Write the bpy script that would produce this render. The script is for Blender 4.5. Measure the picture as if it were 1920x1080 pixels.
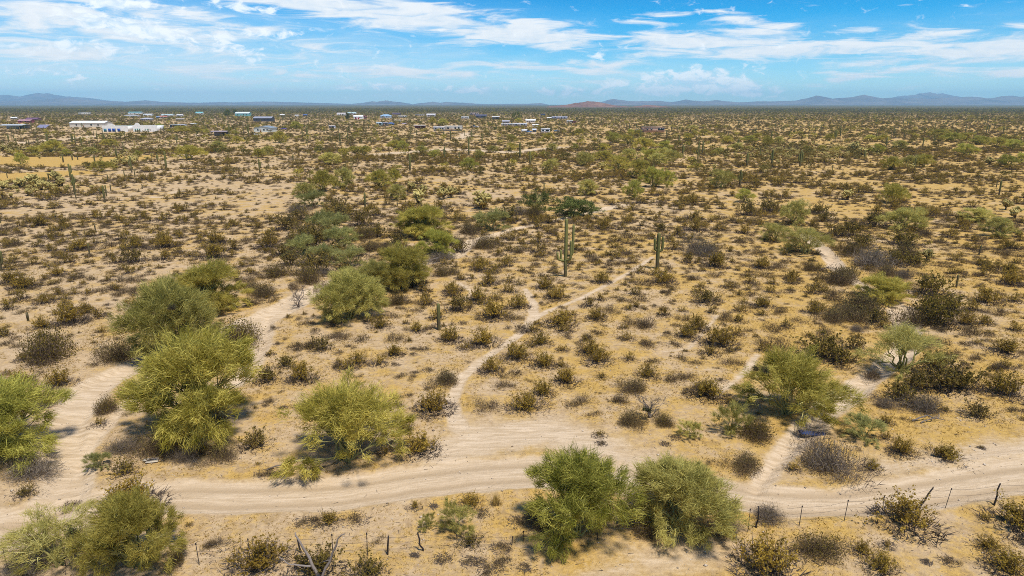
import bpy, math, random
import numpy as np
from mathutils import Vector

scene = bpy.context.scene
for o in list(bpy.data.objects):
    bpy.data.objects.remove(o, do_unlink=True)
rad = math.radians

# ------------------------------------------------------------------ camera
F = 1280.0                      # focal length in photo pixels (24 mm on a 36 mm sensor)
CAM_H = 20.0                    # drone height in metres
PITCH = math.atan(345.0 / F)    # horizon sits 345 px above the picture centre
CP, SP = math.cos(PITCH), math.sin(PITCH)
cam_data = bpy.data.cameras.new("camera")
cam_data.lens = 24.0
cam_data.sensor_width = 36.0
cam_data.clip_start = 0.5
cam_data.clip_end = 80000.0
cam = bpy.data.objects.new("camera", cam_data)
cam.location = (0, 0, CAM_H)
cam.rotation_euler = (math.pi / 2 - PITCH, 0, 0)
scene.collection.objects.link(cam)
scene.camera = cam

# ------------------------------------------------------------------ sun and sky
SUN_EL = rad(68.0)
SUN_AZ = rad(142.0)             # compass bearing from +Y towards +X: from the right, a little behind the camera
sun_dir = Vector((math.sin(SUN_AZ) * math.cos(SUN_EL), math.cos(SUN_AZ) * math.cos(SUN_EL), math.sin(SUN_EL)))
sl = bpy.data.lights.new("sun", 'SUN')
sl.energy = 4.2
sl.angle = rad(6.0)
sl.color = (1.0, 0.955, 0.88)
so = bpy.data.objects.new("sun", sl)
so.rotation_euler = (-sun_dir).to_track_quat('-Z', 'Y').to_euler()
so.location = (0, 0, 60)
scene.collection.objects.link(so)

scene.view_settings.view_transform = 'Standard'
scene.view_settings.look = 'None'
scene.view_settings.exposure = 0.22
scene.view_settings.gamma = 1.0
scene.view_settings.use_curve_mapping = False
cy = scene.cycles
cy.max_bounces = 6
cy.diffuse_bounces = 3
cy.glossy_bounces = 2
cy.transmission_bounces = 4
cy.transparent_max_bounces = 8
cy.volume_bounces = 3
cy.use_denoising = False
cy.filter_width = 0.95
cy.caustics_reflective = False
cy.caustics_refractive = False
cy.sample_clamp_indirect = 4.0


def ray(x, y):
    u = (x - 960.0) / F
    v = (540.0 - y) / F
    return (u, CP + v * SP, -SP + v * CP)


def gp(x, y):
    """photo pixel -> point on the ground plane, and metres per photo pixel there"""
    d = ray(x, y)
    t = CAM_H / -d[2]
    return d[0] * t, d[1] * t, t / F


def az_el(x, y):
    d = ray(x, y)
    n = math.sqrt(d[0] ** 2 + d[1] ** 2 + d[2] ** 2)
    return math.atan2(d[0], d[1]), math.asin(d[2] / n)


world = bpy.data.worlds.new("World")
scene.world = world
world.use_nodes = True


class NT:
    """small helper to wire node trees"""
    def __init__(self, tree):
        self.t = tree
        tree.nodes.clear()

    def n(self, kind, ins=None, **props):
        nd = self.t.nodes.new(kind)
        for k, v in props.items():
            setattr(nd, k, v)
        for k, v in (ins or {}).items():
            self.put(nd.inputs[k], v)
        return nd

    def put(self, sock, v):
        if isinstance(v, bpy.types.NodeSocket):
            self.t.links.new(v, sock)
        elif isinstance(v, bpy.types.Node):
            self.t.links.new(v.outputs[0], sock)
        else:
            if sock.type == 'RGBA' and len(v) == 3:
                v = (*v, 1.0)
            sock.default_value = v

    def math(self, op, a, b=None, c=None, clamp=False):
        nd = self.t.nodes.new('ShaderNodeMath')
        nd.operation = op
        nd.use_clamp = clamp
        for i, v in enumerate((a, b, c)):
            if v is not None:
                self.put(nd.inputs[i], v)
        return nd.outputs[0]

    def mix(self, fac, a, b, mode='MIX'):
        nd = self.t.nodes.new('ShaderNodeMix')
        nd.data_type = 'RGBA'
        nd.blend_type = mode
        self.put(nd.inputs[0], fac)
        self.put(nd.inputs[6], a)
        self.put(nd.inputs[7], b)
        return nd.outputs[2]

    def ramp(self, v, a, b, c=0.0, d=1.0, smooth=True):
        nd = self.t.nodes.new('ShaderNodeMapRange')
        nd.interpolation_type = 'SMOOTHSTEP' if smooth else 'LINEAR'
        for i, q in enumerate((v, a, b, c, d)):
            self.put(nd.inputs[i], q)
        return nd.outputs[0]

    def noise(self, vec, scale, detail=3.0, rough=0.55, dist=0.0):
        nd = self.n('ShaderNodeTexNoise', {'Scale': scale, 'Detail': detail, 'Roughness': rough, 'Distortion': dist})
        self.put(nd.inputs['Vector'], vec)
        return nd.outputs[0]


def build_world():
    w = NT(world.node_tree)
    out = w.n('ShaderNodeOutputWorld')
    bg = w.n('ShaderNodeBackground', {'Strength': 0.087})
    w.put(out.inputs[0], bg)
    sky = w.n('ShaderNodeTexSky', sky_type='NISHITA', sun_disc=False)
    sky.sun_elevation = SUN_EL
    sky.sun_rotation = SUN_AZ
    sky.altitude = 600.0
    sky.air_density = 1.0
    sky.dust_density = 0.6
    sky.ozone_density = 1.5
    tc = w.n('ShaderNodeTexCoord')
    d = tc.outputs['Generated']
    sep = w.n('ShaderNodeSeparateXYZ', {0: d})
    X, Y, Z = sep.outputs
    zc = w.math('MAXIMUM', Z, 0.0)
    el = w.math('ARCSINE', w.math('MINIMUM', Z, 0.9999))
    az = w.math('ARCTAN2', X, Y)
    # the photograph's clear, saturated blue: the air colour deepens with height, pale at the horizon
    f = w.ramp(zc, 0.0, 0.20, smooth=False)
    tint = w.n('ShaderNodeValToRGB', {0: f})
    cr = tint.color_ramp
    cr.interpolation = 'EASE'
    cr.elements[0].position = 0.0
    cr.elements[0].color = SKY_TINT[0]
    cr.elements[1].position = 1.0
    cr.elements[1].color = SKY_TINT[2]
    e = cr.elements.new(0.45)
    e.color = SKY_TINT[1]
    base = w.mix(1.0, sky.outputs[0], tint.outputs[0], 'MULTIPLY')
    # cloud deck: noise on a plane overhead, so that it streaks towards the horizon
    inv = w.math('DIVIDE', 1.0, w.math('ADD', zc, 0.045))
    pv = w.n('ShaderNodeCombineXYZ', {0: w.math('MULTIPLY', X, inv), 1: w.math('MULTIPLY', Y, inv), 2: 0.37})
    ae = w.n('ShaderNodeCombineXYZ', {0: az, 1: el, 2: 0.0})
    n1 = w.noise(pv.outputs[0], 0.55, 9.0, 0.62, 0.35)
    n2 = w.noise(pv.outputs[0], 2.1, 6.0, 0.6, 0.2)
    # puffy texture in sky angles for the cumulus near the horizon
    stretch = w.n('ShaderNodeMapping', {'Vector': ae.outputs[0], 'Scale': (1.0, 1.9, 1.0)})
    n3 = w.noise(stretch.outputs[0], 46.0, 8.0, 0.6, 0.6)
    stretch2 = w.n('ShaderNodeMapping', {'Vector': ae.outputs[0], 'Scale': (1.0, 7.0, 1.0)})
    n4 = w.noise(stretch2.outputs[0], 11.0, 9.0, 0.62, 0.8)

    def blobs(rows):
        tot = None
        for (x, y, sx, sy, slope, wt) in rows:
            a, e_ = az_el(x, y)
            mp = w.n('ShaderNodeMapping', {'Vector': ae.outputs[0], 'Location': (a, e_, 0), 'Rotation': (0, 0, -math.atan(slope)),
                                           'Scale': (sx / F * 1.9, sy / F * 1.9, 1.0)}, vector_type='TEXTURE')
            ln = w.n('ShaderNodeVectorMath', {0: mp.outputs[0]}, operation='LENGTH')
            q = w.ramp(ln.outputs['Value'], 1.0, 0.0, 0.0, wt)
            tot = q if tot is None else w.math('MAXIMUM', tot, q)
        return tot
    streak = blobs(CLOUD_STREAKS)
    puff = blobs(CLOUD_PUFFS)
    veil = blobs(CLOUD_VEILS)
    nn = w.math('ADD', w.math('MULTIPLY', n1, 0.15), w.math('MULTIPLY', n4, 0.85))
    s1 = w.math('ADD', w.math('MULTIPLY', streak, 0.62), w.math('MULTIPLY', w.math('SUBTRACT', nn, 0.5), 2.0))
    # the same broken cloud goes on, thinner, over the rest of the sky
    rest = w.math('MULTIPLY', w.ramp(el, rad(9.5), rad(16.0)), w.ramp(n1, 0.50, 0.68, 0.0, 0.85))
    m1 = w.ramp(s1, 0.12, 0.58, 0.0, 0.97)
    s2 = w.math('ADD', w.math('MULTIPLY', puff, 0.7), w.math('MULTIPLY', w.math('SUBTRACT', n3, 0.5), 1.9))
    m2 = w.ramp(s2, 0.16, 0.60, 0.0, 0.9)
    m3 = w.math('MULTIPLY', veil, w.ramp(nn, 0.30, 0.68, 0.42, 1.0))
    shade = w.ramp(w.math('ADD', w.math('MULTIPLY', n4, 0.6), w.math('MULTIPLY', n3, 0.4)), 0.32, 0.62)
    ccol = w.mix(shade, CLOUD_DARK, CLOUD_LIGHT)
    pcol = w.mix(w.ramp(n3, 0.36, 0.6), CLOUD_DARK2, CLOUD_LIGHT2)
    col = w.mix(m3, base, VEIL_COL)
    col = w.mix(m1, col, ccol)
    col = w.mix(m2, col, pcol)
    col = w.mix(rest, col, ccol)
    w.put(bg.inputs[0], col)


SKY_TINT = ((1.10, 1.60, 2.0, 1), (0.05, 0.90, 1.50, 1), (0.0, 0.53, 1.10, 1))
CLOUD_LIGHT, CLOUD_DARK = (9.6, 9.9, 10.2), (7.2, 8.4, 9.6)
CLOUD_LIGHT2, CLOUD_DARK2 = (10.5, 11.0, 11.4), (6.6, 8.6, 10.4)
VEIL_COL = (7.8, 9.0, 9.9)
CLOUD_STREAKS = [   # x, y, half width, half height (photo pixels), slope, weight
    (600, 12, 230, 22, 0.10, 1.0), (760, 32, 260, 24, 0.10, 1.0), (960, 62, 200, 22, 0.07, 1.0), (760, 10, 90, 9, 0.1, 1.0),
    (1300, 78, 210, 16, 0.05, 1.0), (1480, 92, 230, 14, 0.02, 1.0), (1400, 62, 80, 7, 0.0, 0.8), (1240, 97, 60, 9, 0.0, 0.8),
    (1840, 96, 170, 24, -0.10, 0.95), (1700, 128, 130, 8, -0.16, 0.9), (1720, 68, 80, 7, -0.05, 0.8), (1915, 62, 50, 10, -0.1, 0.7),
    (250, 55, 130, 22, 0.14, 0.95), (120, 25, 170, 24, -0.08, 0.8), (215, 8, 70, 10, 0.05, 0.9), (360, 78, 130, 16, 0.12, 0.7),
    (470, 55, 90, 12, 0.03, 0.8), (370, 32, 90, 9, 0.05, 0.6), (120, 100, 130, 14, 0.0, 0.7), (60, 66, 130, 20, 0.05, 0.6),
    (700, 132, 220, 10, 0.03, 0.75), (560, 140, 180, 10, 0.03, 0.6), (620, 92, 110, 9, 0.02, 0.6), (1010, 126, 130, 7, 0.05, 0.85),
    (1140, 122, 90, 12, 0.02, 0.7), (1195, 45, 60, 8, 0.05, 0.7), (1255, 26, 36, 6, 0.0, 0.7), (1420, 40, 90, 9, 0.22, 0.8),
    (975, 40, 50, 7, 0.0, 0.95), (1595, 58, 50, 5, 0.0, 0.7), (1900, 136, 40, 6, 0.0, 0.8), (1060, 152, 120, 5, 0.0, 0.5),
]
CLOUD_PUFFS = [
    (240, 52, 80, 13, 0.18, 0.95), (400, 80, 90, 14, 0.2, 0.7), (440, 12, 60, 8, 0.1, 0.8), (215, 8, 50, 9, 0.0, 0.9), (520, 62, 60, 8, 0.0, 0.7), (150, 90, 90, 12, 0.0, 0.5),
    (1305, 152, 80, 20, 0.0, 1.0), (1390, 165, 60, 14, 0.12, 0.95), (1240, 160, 50, 18, 0.0, 0.75), (1330, 138, 36, 10, 0.0, 0.8),
    (1060, 172, 75, 9, 0.0, 0.75), (890, 168, 60, 7, 0.0, 0.8), (720, 162, 60, 7, 0.0, 0.75), (640, 162, 26, 6, 0.0, 0.7),
    (1122, 102, 12, 8, 0.0, 0.6), (1150, 165, 40, 14, 0.0, 0.6), (55, 136, 60, 8, 0.0, 0.6), (140, 142, 22, 6, 0.0, 0.6),
    (200, 45, 60, 14, 0.2, 0.8), (1240, 175, 40, 8, 0.0, 0.6), (330, 62, 60, 14, 0.25, 0.6),
]
CLOUD_VEILS = [
    (300, 115, 360, 80, 0.05, 1.0), (60, 95, 260, 80, 0.0, 0.9), (620, 120, 360, 56, 0.06, 0.8), (1150, 140, 260, 36, 0.0, 0.45),
    (1500, 88, 430, 32, 0.0, 0.35), (1880, 95, 240, 44, -0.06, 0.5), (800, 60, 380, 40, 0.08, 0.4), (420, 170, 520, 30, 0.0, 0.55),
]
build_world()

# ------------------------------------------------------------------ helpers
col = scene.collection
rng = np.random.default_rng(7)


def tag(o, label=None, cat=None, group=None, kind=None):
    if label:
        o["label"] = label
    if cat:
        o["category"] = cat
    if group:
        o["group"] = group
    if kind:
        o["kind"] = kind
    return o


def empty(name, loc=(0, 0, 0), rz=0.0):
    o = bpy.data.objects.new(name, None)
    o.location = loc
    o.rotation_euler = (0, 0, rz)
    o.empty_display_size = 0.3
    col.objects.link(o)
    return o


def link(name, me, parent=None, loc=None, rz=None):
    o = bpy.data.objects.new(name, me)
    if parent is not None:
        o.parent = parent
    if loc is not None:
        o.location = loc
    if rz is not None:
        o.rotation_euler = (0, 0, rz)
    col.objects.link(o)
    return o


_T = rng.random((256, 256))


def vnoise(x, y, s=0):
    x = np.asarray(x, float) + s * 17.3
    y = np.asarray(y, float) + s * 31.7
    xi = np.floor(x).astype(int)
    yi = np.floor(y).astype(int)
    fx = x - xi
    fy = y - yi
    fx = fx * fx * (3 - 2 * fx)
    fy = fy * fy * (3 - 2 * fy)
    a = _T[xi & 255, yi & 255]
    b = _T[(xi + 1) & 255, yi & 255]
    c = _T[xi & 255, (yi + 1) & 255]
    d = _T[(xi + 1) & 255, (yi + 1) & 255]
    return (a + (b - a) * fx) * (1 - fy) + (c + (d - c) * fx) * fy


def fbm(x, y, o=4, s=0):
    t = 0.0
    a = 0.5
    for i in range(o):
        t = t + a * vnoise(np.asarray(x) * 2 ** i, np.asarray(y) * 2 ** i, s + i)
        a *= 0.5
    return t / (1 - 0.5 ** o)


class Buf:
    """collects triangles; build() makes one mesh"""
    def __init__(self):
        self.v, self.f, self.m, self.t, self.n = [], [], [], [], 0

    def add(self, v, f, mat=0, tint=0.5):
        v = np.asarray(v, float).reshape(-1, 3)
        f = np.asarray(f, int).reshape(-1, 3)
        self.v.append(v)
        self.f.append(f + self.n)
        self.m.append(np.full(len(f), mat))
        self.t.append(np.broadcast_to(np.asarray(tint, float), (len(v),)))
        self.n += len(v)

    def blades(self, base, dirs, length, width, mat=0, tint=0.5, side=None):
        """thin tapered twigs, one triangle each"""
        n = len(base)
        dirs = dirs / np.linalg.norm(dirs, axis=1, keepdims=True)
        if side is None:
            side = rng.normal(size=(n, 3))
        side = np.cross(dirs, side)
        side /= np.linalg.norm(side, axis=1, keepdims=True) + 1e-9
        L = np.asarray(length).reshape(-1, 1)
        W = np.asarray(width).reshape(-1, 1) * 0.5
        v = np.stack([base - side * W, base + side * W, base + dirs * L], 1).reshape(-1, 3)
        f = np.arange(3 * n).reshape(-1, 3)
        tint = np.repeat(np.broadcast_to(np.asarray(tint, float), (n,)), 3)
        self.add(v, f, mat, tint)

    def leaves(self, c, size, mat=0, tint=0.5, up=0.0, aspect=0.55):
        """small rhombic leaves, two triangles each"""
        n = len(c)
        a = rng.normal(size=(n, 3))
        a[:, 2] += up
        a /= np.linalg.norm(a, axis=1, keepdims=True)
        b = np.cross(a, rng.normal(size=(n, 3)))
        b /= np.linalg.norm(b, axis=1, keepdims=True) + 1e-9
        s = np.broadcast_to(np.asarray(size, float), (n,)).reshape(-1, 1)
        v = np.stack([c - a * s, c + b * s * aspect, c + a * s, c - b * s * aspect], 1).reshape(-1, 3)
        k = np.arange(n).reshape(-1, 1) * 4
        f = np.concatenate([k + np.array([[0, 1, 2]]), k + np.array([[0, 2, 3]])], 1).reshape(-1, 3)
        self.add(v, f, mat, np.repeat(np.broadcast_to(np.asarray(tint, float), (n,)), 4))

    def tube(self, pts, radii, sides=5, mat=0, tint=0.5, ribs=0, cap=True, t2=None):
        pts = np.asarray(pts, float)
        radii = np.broadcast_to(np.asarray(radii, float), (len(pts),))
        rings = []
        prev = None
        for i in range(len(pts)):
            d = pts[min(i + 1, len(pts) - 1)] - pts[max(i - 1, 0)]
            d /= np.linalg.norm(d) + 1e-9
            if prev is None:
                ref = np.array([1.0, 0, 0]) if abs(d[0]) < 0.8 else np.array([0, 1.0, 0])
            else:
                ref = prev
            b = np.cross(d, ref)
            b /= np.linalg.norm(b) + 1e-9
            a = np.cross(b, d)
            prev = a
            ang = np.arange(sides) * 2 * math.pi / sides
            rr = radii[i] * (1.0 if not ribs else np.where(np.arange(sides) % 2 == 0, 1.0, 1.0 - ribs))
            rings.append(pts[i] + (np.cos(ang) * rr)[:, None] * a + (np.sin(ang) * rr)[:, None] * b)
        v = np.concatenate(rings)
        f = []
        for i in range(len(pts) - 1):
            for j in range(sides):
                p, q = i * sides + j, i * sides + (j + 1) % sides
                f += [(p, q, q + sides), (p, q + sides, p + sides)]
        if cap:
            v = np.concatenate([v, pts[-1:]])
            k = len(v) - 1
            o = (len(pts) - 1) * sides
            f += [(o + j, o + (j + 1) % sides, k) for j in range(sides)]
        self.add(v, f, mat, tint)

    def box(self, c, s, mat=0, rot=None, tint=0.5):
        x, y, z = s[0] / 2, s[1] / 2, s[2] / 2
        v = np.array([(-x, -y, -z), (x, -y, -z), (x, y, -z), (-x, y, -z), (-x, -y, z), (x, -y, z), (x, y, z), (-x, y, z)])
        if rot is not None:
            v = v @ np.array(rot.to_matrix()).T if hasattr(rot, 'to_matrix') else v @ np.array(rot).T
        f = [(0, 2, 1), (0, 3, 2), (4, 5, 6), (4, 6, 7), (0, 1, 5), (0, 5, 4), (1, 2, 6), (1, 6, 5), (2, 3, 7), (2, 7, 6), (3, 0, 4), (3, 4, 7)]
        self.add(v + np.array(c), f, mat, tint)

    def build(self, name, mats, smooth=False):
        v = np.concatenate(self.v)
        f = np.concatenate(self.f)
        me = bpy.data.meshes.new(name)
        me.vertices.add(len(v))
        me.vertices.foreach_set('co', v.astype(np.float32).ravel())
        me.loops.add(len(f) * 3)
        me.loops.foreach_set('vertex_index', f.astype(np.int32).ravel())
        me.polygons.add(len(f))
        me.polygons.foreach_set('loop_start', (np.arange(len(f)) * 3).astype(np.int32))
        for m in mats:
            me.materials.append(m)
        me.polygons.foreach_set('material_index', np.concatenate(self.m).astype(np.int32))
        me.update(calc_edges=True)
        if smooth:
            me.polygons.foreach_set('use_smooth', np.ones(len(f), bool))
        at = me.attributes.new('tint', 'FLOAT', 'POINT')
        at.data.foreach_set('value', np.concatenate(self.t).astype(np.float32))
        return me


# ------------------------------------------------------------------ materials
def new_mat(name):
    m = bpy.data.materials.new(name)
    m.use_nodes = True
    return m, NT(m.node_tree)


def foliage_mat(name, dark, light, other, transl=0.25, vary=0.35):
    """leaf or twig: colour varies from piece to piece and from plant to plant"""
    m, w = new_mat(name)
    at = w.n('ShaderNodeAttribute', attribute_name='tint')
    oi = w.n('ShaderNodeObjectInfo')
    c = w.mix(at.outputs['Fac'], dark, light)
    c = w.mix(w.math('MULTIPLY', oi.outputs['Random'], vary), c, other)
    r2 = w.math('FRACT', w.math('MULTIPLY', oi.outputs['Random'], 37.7))
    g = w.math('ADD', 0.78, w.math('MULTIPLY', r2, 0.44))
    c = w.mix(1.0, c, w.n('ShaderNodeCombineXYZ', {0: g, 1: g, 2: g}).outputs[0], 'MULTIPLY')
    d = w.n('ShaderNodeBsdfDiffuse', {'Color': c})
    t = w.n('ShaderNodeBsdfTranslucent', {'Color': c})
    mx = w.n('ShaderNodeMixShader', {0: transl, 1: d.outputs[0], 2: t.outputs[0]})
    w.n('ShaderNodeOutputMaterial', {0: mx.outputs[0]})
    return m


def paint(name, rgb, rough=0.7, spec=0.3, grain=0.12, scale=3.0, metal=0.0):
    m, w = new_mat(name)
    g = w.n('ShaderNodeNewGeometry')
    nz = w.noise(g.outputs['Position'], scale, 5.0, 0.6)
    f = w.ramp(nz, 0.3, 0.7, 1.0 - grain, 1.0 + grain, smooth=False)
    c = w.mix(1.0, rgb, w.n('ShaderNodeCombineXYZ', {0: f, 1: f, 2: f}).outputs[0], 'MULTIPLY')
    b = w.n('ShaderNodeBsdfPrincipled', {'Base Color': c, 'Roughness': rough, 'Specular IOR Level': spec, 'Metallic': metal})
    w.n('ShaderNodeOutputMaterial', {0: b.outputs[0]})
    return m


_paint = {}


def P(rgb, rough=0.75, metal=0.0):
    k = (tuple(round(c, 3) for c in rgb), rough, metal)
    if k not in _paint:
        _paint[k] = paint("paint_%d" % len(_paint), rgb, rough, metal=metal, scale=0.8)
    return _paint[k]


M = {}
M['pv_twig'] = foliage_mat('palo_verde_twig', (0.23, 0.20, 0.026), (0.68, 0.575, 0.14), (0.46, 0.37, 0.085), 0.42, 0.4)
M['pv_bright'] = foliage_mat('palo_verde_fresh_twig', (0.22, 0.22, 0.030), (0.62, 0.565, 0.13), (0.48, 0.43, 0.10), 0.42, 0.4)
M['pv_pale'] = foliage_mat('palo_verde_pale_twig', (0.25, 0.225, 0.045), (0.65, 0.57, 0.17), (0.47, 0.40, 0.13), 0.42, 0.4)
M['pv_wood'] = foliage_mat('palo_verde_bark', (0.20, 0.19, 0.05), (0.60, 0.54, 0.20), (0.30, 0.25, 0.12), 0.0, 0.4)
M['far_tree'] = foliage_mat('far_tree_twig', (0.12, 0.102, 0.025), (0.32, 0.26, 0.075), (0.23, 0.17, 0.06), 0.35, 0.5)
M['iron'] = foliage_mat('ironwood_leaf', (0.070, 0.088, 0.022), (0.20, 0.21, 0.06), (0.16, 0.155, 0.05), 0.3, 0.3)
M['creo'] = foliage_mat('creosote_leaf', (0.17, 0.115, 0.016), (0.48, 0.34, 0.065), (0.38, 0.24, 0.045), 0.4, 0.5)
M['creo_dark'] = foliage_mat('olive_brush_leaf', (0.10, 0.078, 0.016), (0.30, 0.22, 0.045), (0.22, 0.155, 0.055), 0.35, 0.5)
M['stem'] = foliage_mat('dry_stem', (0.065, 0.048, 0.038), (0.19, 0.15, 0.115), (0.13, 0.10, 0.08), 0.1, 0.4)
M['burs'] = foliage_mat('bursage_twig', (0.070, 0.048, 0.032), (0.24, 0.172, 0.108), (0.16, 0.11, 0.06), 0.15, 0.5)
M['burs_leaf'] = foliage_mat('bursage_leaf', (0.12, 0.095, 0.04), (0.30, 0.23, 0.08), (0.24, 0.17, 0.06), 0.3, 0.5)
M['dead'] = foliage_mat('dead_twig', (0.105, 0.080, 0.060), (0.30, 0.245, 0.185), (0.20, 0.155, 0.12), 0.1, 0.4)
M['dead_wood'] = foliage_mat('weathered_wood', (0.11, 0.088, 0.075), (0.27, 0.225, 0.19), (0.18, 0.15, 0.13), 0.0, 0.4)
M['straw'] = foliage_mat('dry_grass', (0.29, 0.175, 0.03), (0.68, 0.50, 0.17), (0.52, 0.33, 0.08), 0.35, 0.2)
M['stone'] = foliage_mat('pebble', (0.20, 0.15, 0.105), (0.55, 0.46, 0.35), (0.35, 0.27, 0.19), 0.0, 0.1)
M['grey_green'] = foliage_mat('grey_green_twig', (0.20, 0.195, 0.055), (0.43, 0.41, 0.14), (0.34, 0.31, 0.12), 0.35, 0.4)
M['cholla'] = foliage_mat('cholla_spines', (0.17, 0.13, 0.035), (0.52, 0.42, 0.15), (0.36, 0.29, 0.10), 0.0, 0.4)
M['cholla_dark'] = foliage_mat('cholla_bark', (0.05, 0.04, 0.025), (0.13, 0.10, 0.06), (0.09, 0.07, 0.04), 0.0, 0.4)


def saguaro_mat():
    m, w = new_mat('saguaro_skin')
    at = w.n('ShaderNodeAttribute', attribute_name='tint')
    oi = w.n('ShaderNodeObjectInfo')
    g = w.n('ShaderNodeNewGeometry')
    nz = w.noise(g.outputs['Position'], 2.3, 5.0, 0.6)
    c = w.mix(at.outputs['Fac'], (0.075, 0.075, 0.022), (0.25, 0.23, 0.07))
    c = w.mix(w.math('MULTIPLY', oi.outputs['Random'], 0.25), c, (0.08, 0.095, 0.03))
    tc = w.n('ShaderNodeTexCoord')
    z = w.n('ShaderNodeSeparateXYZ', {0: tc.outputs['Object']}).outputs[2]
    bark = w.math('MULTIPLY', w.ramp(z, 2.4, 0.6), w.ramp(nz, 0.3, 0.7, 0.4, 1.0))
    c = w.mix(bark, c, (0.105, 0.075, 0.045))
    b = w.n('ShaderNodeBsdfPrincipled', {'Base Color': c, 'Roughness': 0.65, 'Specular IOR Level': 0.25})
    w.n('ShaderNodeOutputMaterial', {0: b.outputs[0]})
    return m


M['saguaro'] = saguaro_mat()
M['nest'] = paint('nest_twigs', (0.045, 0.035, 0.022), 0.9, 0.1, 0.4, 30.0)
M['post'] = paint('rusted_steel', (0.035, 0.027, 0.024), 0.8, 0.2, 0.3, 12.0)
M['wire'] = paint('fence_wire', (0.12, 0.10, 0.09), 0.6, 0.4, 0.1, 5.0, 0.6)
M['blue_cloth'] = paint('blue_ticking', (0.035, 0.055, 0.135), 0.9, 0.1, 0.25, 5.0)
M['blue_edge'] = paint('navy_piping', (0.010, 0.018, 0.06), 0.9, 0.1, 0.2, 5.0)
M['pale_wood'] = paint('bleached_plank', (0.50, 0.43, 0.33), 0.9, 0.1, 0.25, 9.0)
M['glass'] = paint('window_glass', (0.02, 0.03, 0.04), 0.1, 0.6, 0.1)


def ground_mat():
    m, w = new_mat('desert_floor')
    g = w.n('ShaderNodeNewGeometry')
    p = g.outputs['Position']
    sand_a = w.n('ShaderNodeAttribute', attribute_name='sand').outputs['Fac']
    veg_a = w.n('ShaderNodeAttribute', attribute_name='veg').outputs['Fac']
    off_a = w.n('ShaderNodeAttribute', attribute_name='off').outputs['Fac']
    rut_a = w.n('ShaderNodeAttribute', attribute_name='rut').outputs['Fac']
    gold_a = w.n('ShaderNodeAttribute', attribute_name='gold').outputs['Fac']
    big = w.noise(p, 0.055, 4.0, 0.6)
    mid = w.noise(p, 0.42, 5.0, 0.62)
    fine = w.noise(p, 3.4, 6.0, 0.68)
    spk = w.noise(p, 14.0, 4.0, 0.7)
    long_ = w.n('ShaderNodeMapping', {'Vector': p, 'Scale': (0.25, 1.6, 1.0)})
    streak = w.noise(long_.outputs[0], 2.2, 5.0, 0.6, 0.3)
    gold = w.math('ADD', w.math('ADD', w.math('MULTIPLY', big, 0.7), w.math('MULTIPLY', mid, 1.0)), w.math('MULTIPLY', fine, 0.7))
    gold = w.ramp(w.math('ADD', gold, gold_a), 1.02, 1.38)
    sand = w.mix(w.ramp(fine, 0.3, 0.7), GROUND['sand0'], GROUND['sand1'])
    straw = w.mix(w.ramp(fine, 0.28, 0.72), GROUND['gold0'], GROUND['gold1'])
    c = w.mix(gold, sand, straw)
    # brown crust and thatch between the gold, in patches of half a metre
    crust = w.noise(p, 1.15, 6.0, 0.7, 0.6)
    c = w.mix(w.ramp(crust, 0.50, 0.68, 0.0, 0.75), c, GROUND['crust'])
    c = w.mix(w.ramp(crust, 0.44, 0.26, 0.0, 0.50), c, GROUND['pale'])
    # litter, gravel and dark organic specks
    dk = w.math('MULTIPLY', w.ramp(spk, 0.52, 0.70), w.ramp(mid, 0.36, 0.60))
    c = w.mix(w.math('MULTIPLY', dk, 0.7), c, GROUND['litter'])
    lt = w.ramp(spk, 0.42, 0.28, 0.0, 0.4)
    c = w.mix(lt, c, GROUND['pale'])
    # bare packed sand of road, wash and paths
    along = w.n('ShaderNodeCombineXYZ', {0: w.math('MULTIPLY', off_a, 2.6), 1: w.math('MULTIPLY', w.n('ShaderNodeSeparateXYZ', {0: p}).outputs[0], 0.22), 2: 0.0})
    track = w.noise(along.outputs[0], 2.0, 6.0, 0.68, 0.25)
    streak = w.mix(w.math('MULTIPLY', w.math('GREATER_THAN', w.math('ABSOLUTE', off_a), 0.0001), 0.75), streak, track)
    road = w.mix(w.ramp(streak, 0.36, 0.64), GROUND['road0'], GROUND['road1'])
    road = w.mix(w.ramp(fine, 0.35, 0.75, 0.0, 0.35), road, GROUND['road2'])
    road = w.mix(w.math('MULTIPLY', rut_a, w.ramp(streak, 0.25, 0.6, 0.4, 1.0)), road, GROUND['rut'])
    edge = w.math('ADD', sand_a, w.math('MULTIPLY', w.math('SUBTRACT', fine, 0.5), 0.7))
    c = w.mix(w.ramp(edge, 0.30, 0.72), c, road)
    # far off the scrub closes up into one cover
    vg = w.mix(w.ramp(w.noise(p, 0.02, 6.0, 0.65), 0.35, 0.65), (0.085, 0.066, 0.026), (0.15, 0.115, 0.045))
    c = w.mix(veg_a, c, vg)
    h = w.math('ADD', w.math('ADD', w.math('MULTIPLY', fine, 0.11), w.math('MULTIPLY', spk, 0.05)), w.math('MULTIPLY', streak, 0.02))
    bp = w.n('ShaderNodeBump', {'Strength': 0.85, 'Distance': 1.0, 'Height': h})
    b = w.n('ShaderNodeBsdfPrincipled', {'Base Color': c, 'Roughness': 0.95, 'Specular IOR Level': 0.08, 'Normal': bp.outputs[0]})
    w.n('ShaderNodeOutputMaterial', {0: b.outputs[0]})
    return m


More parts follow.
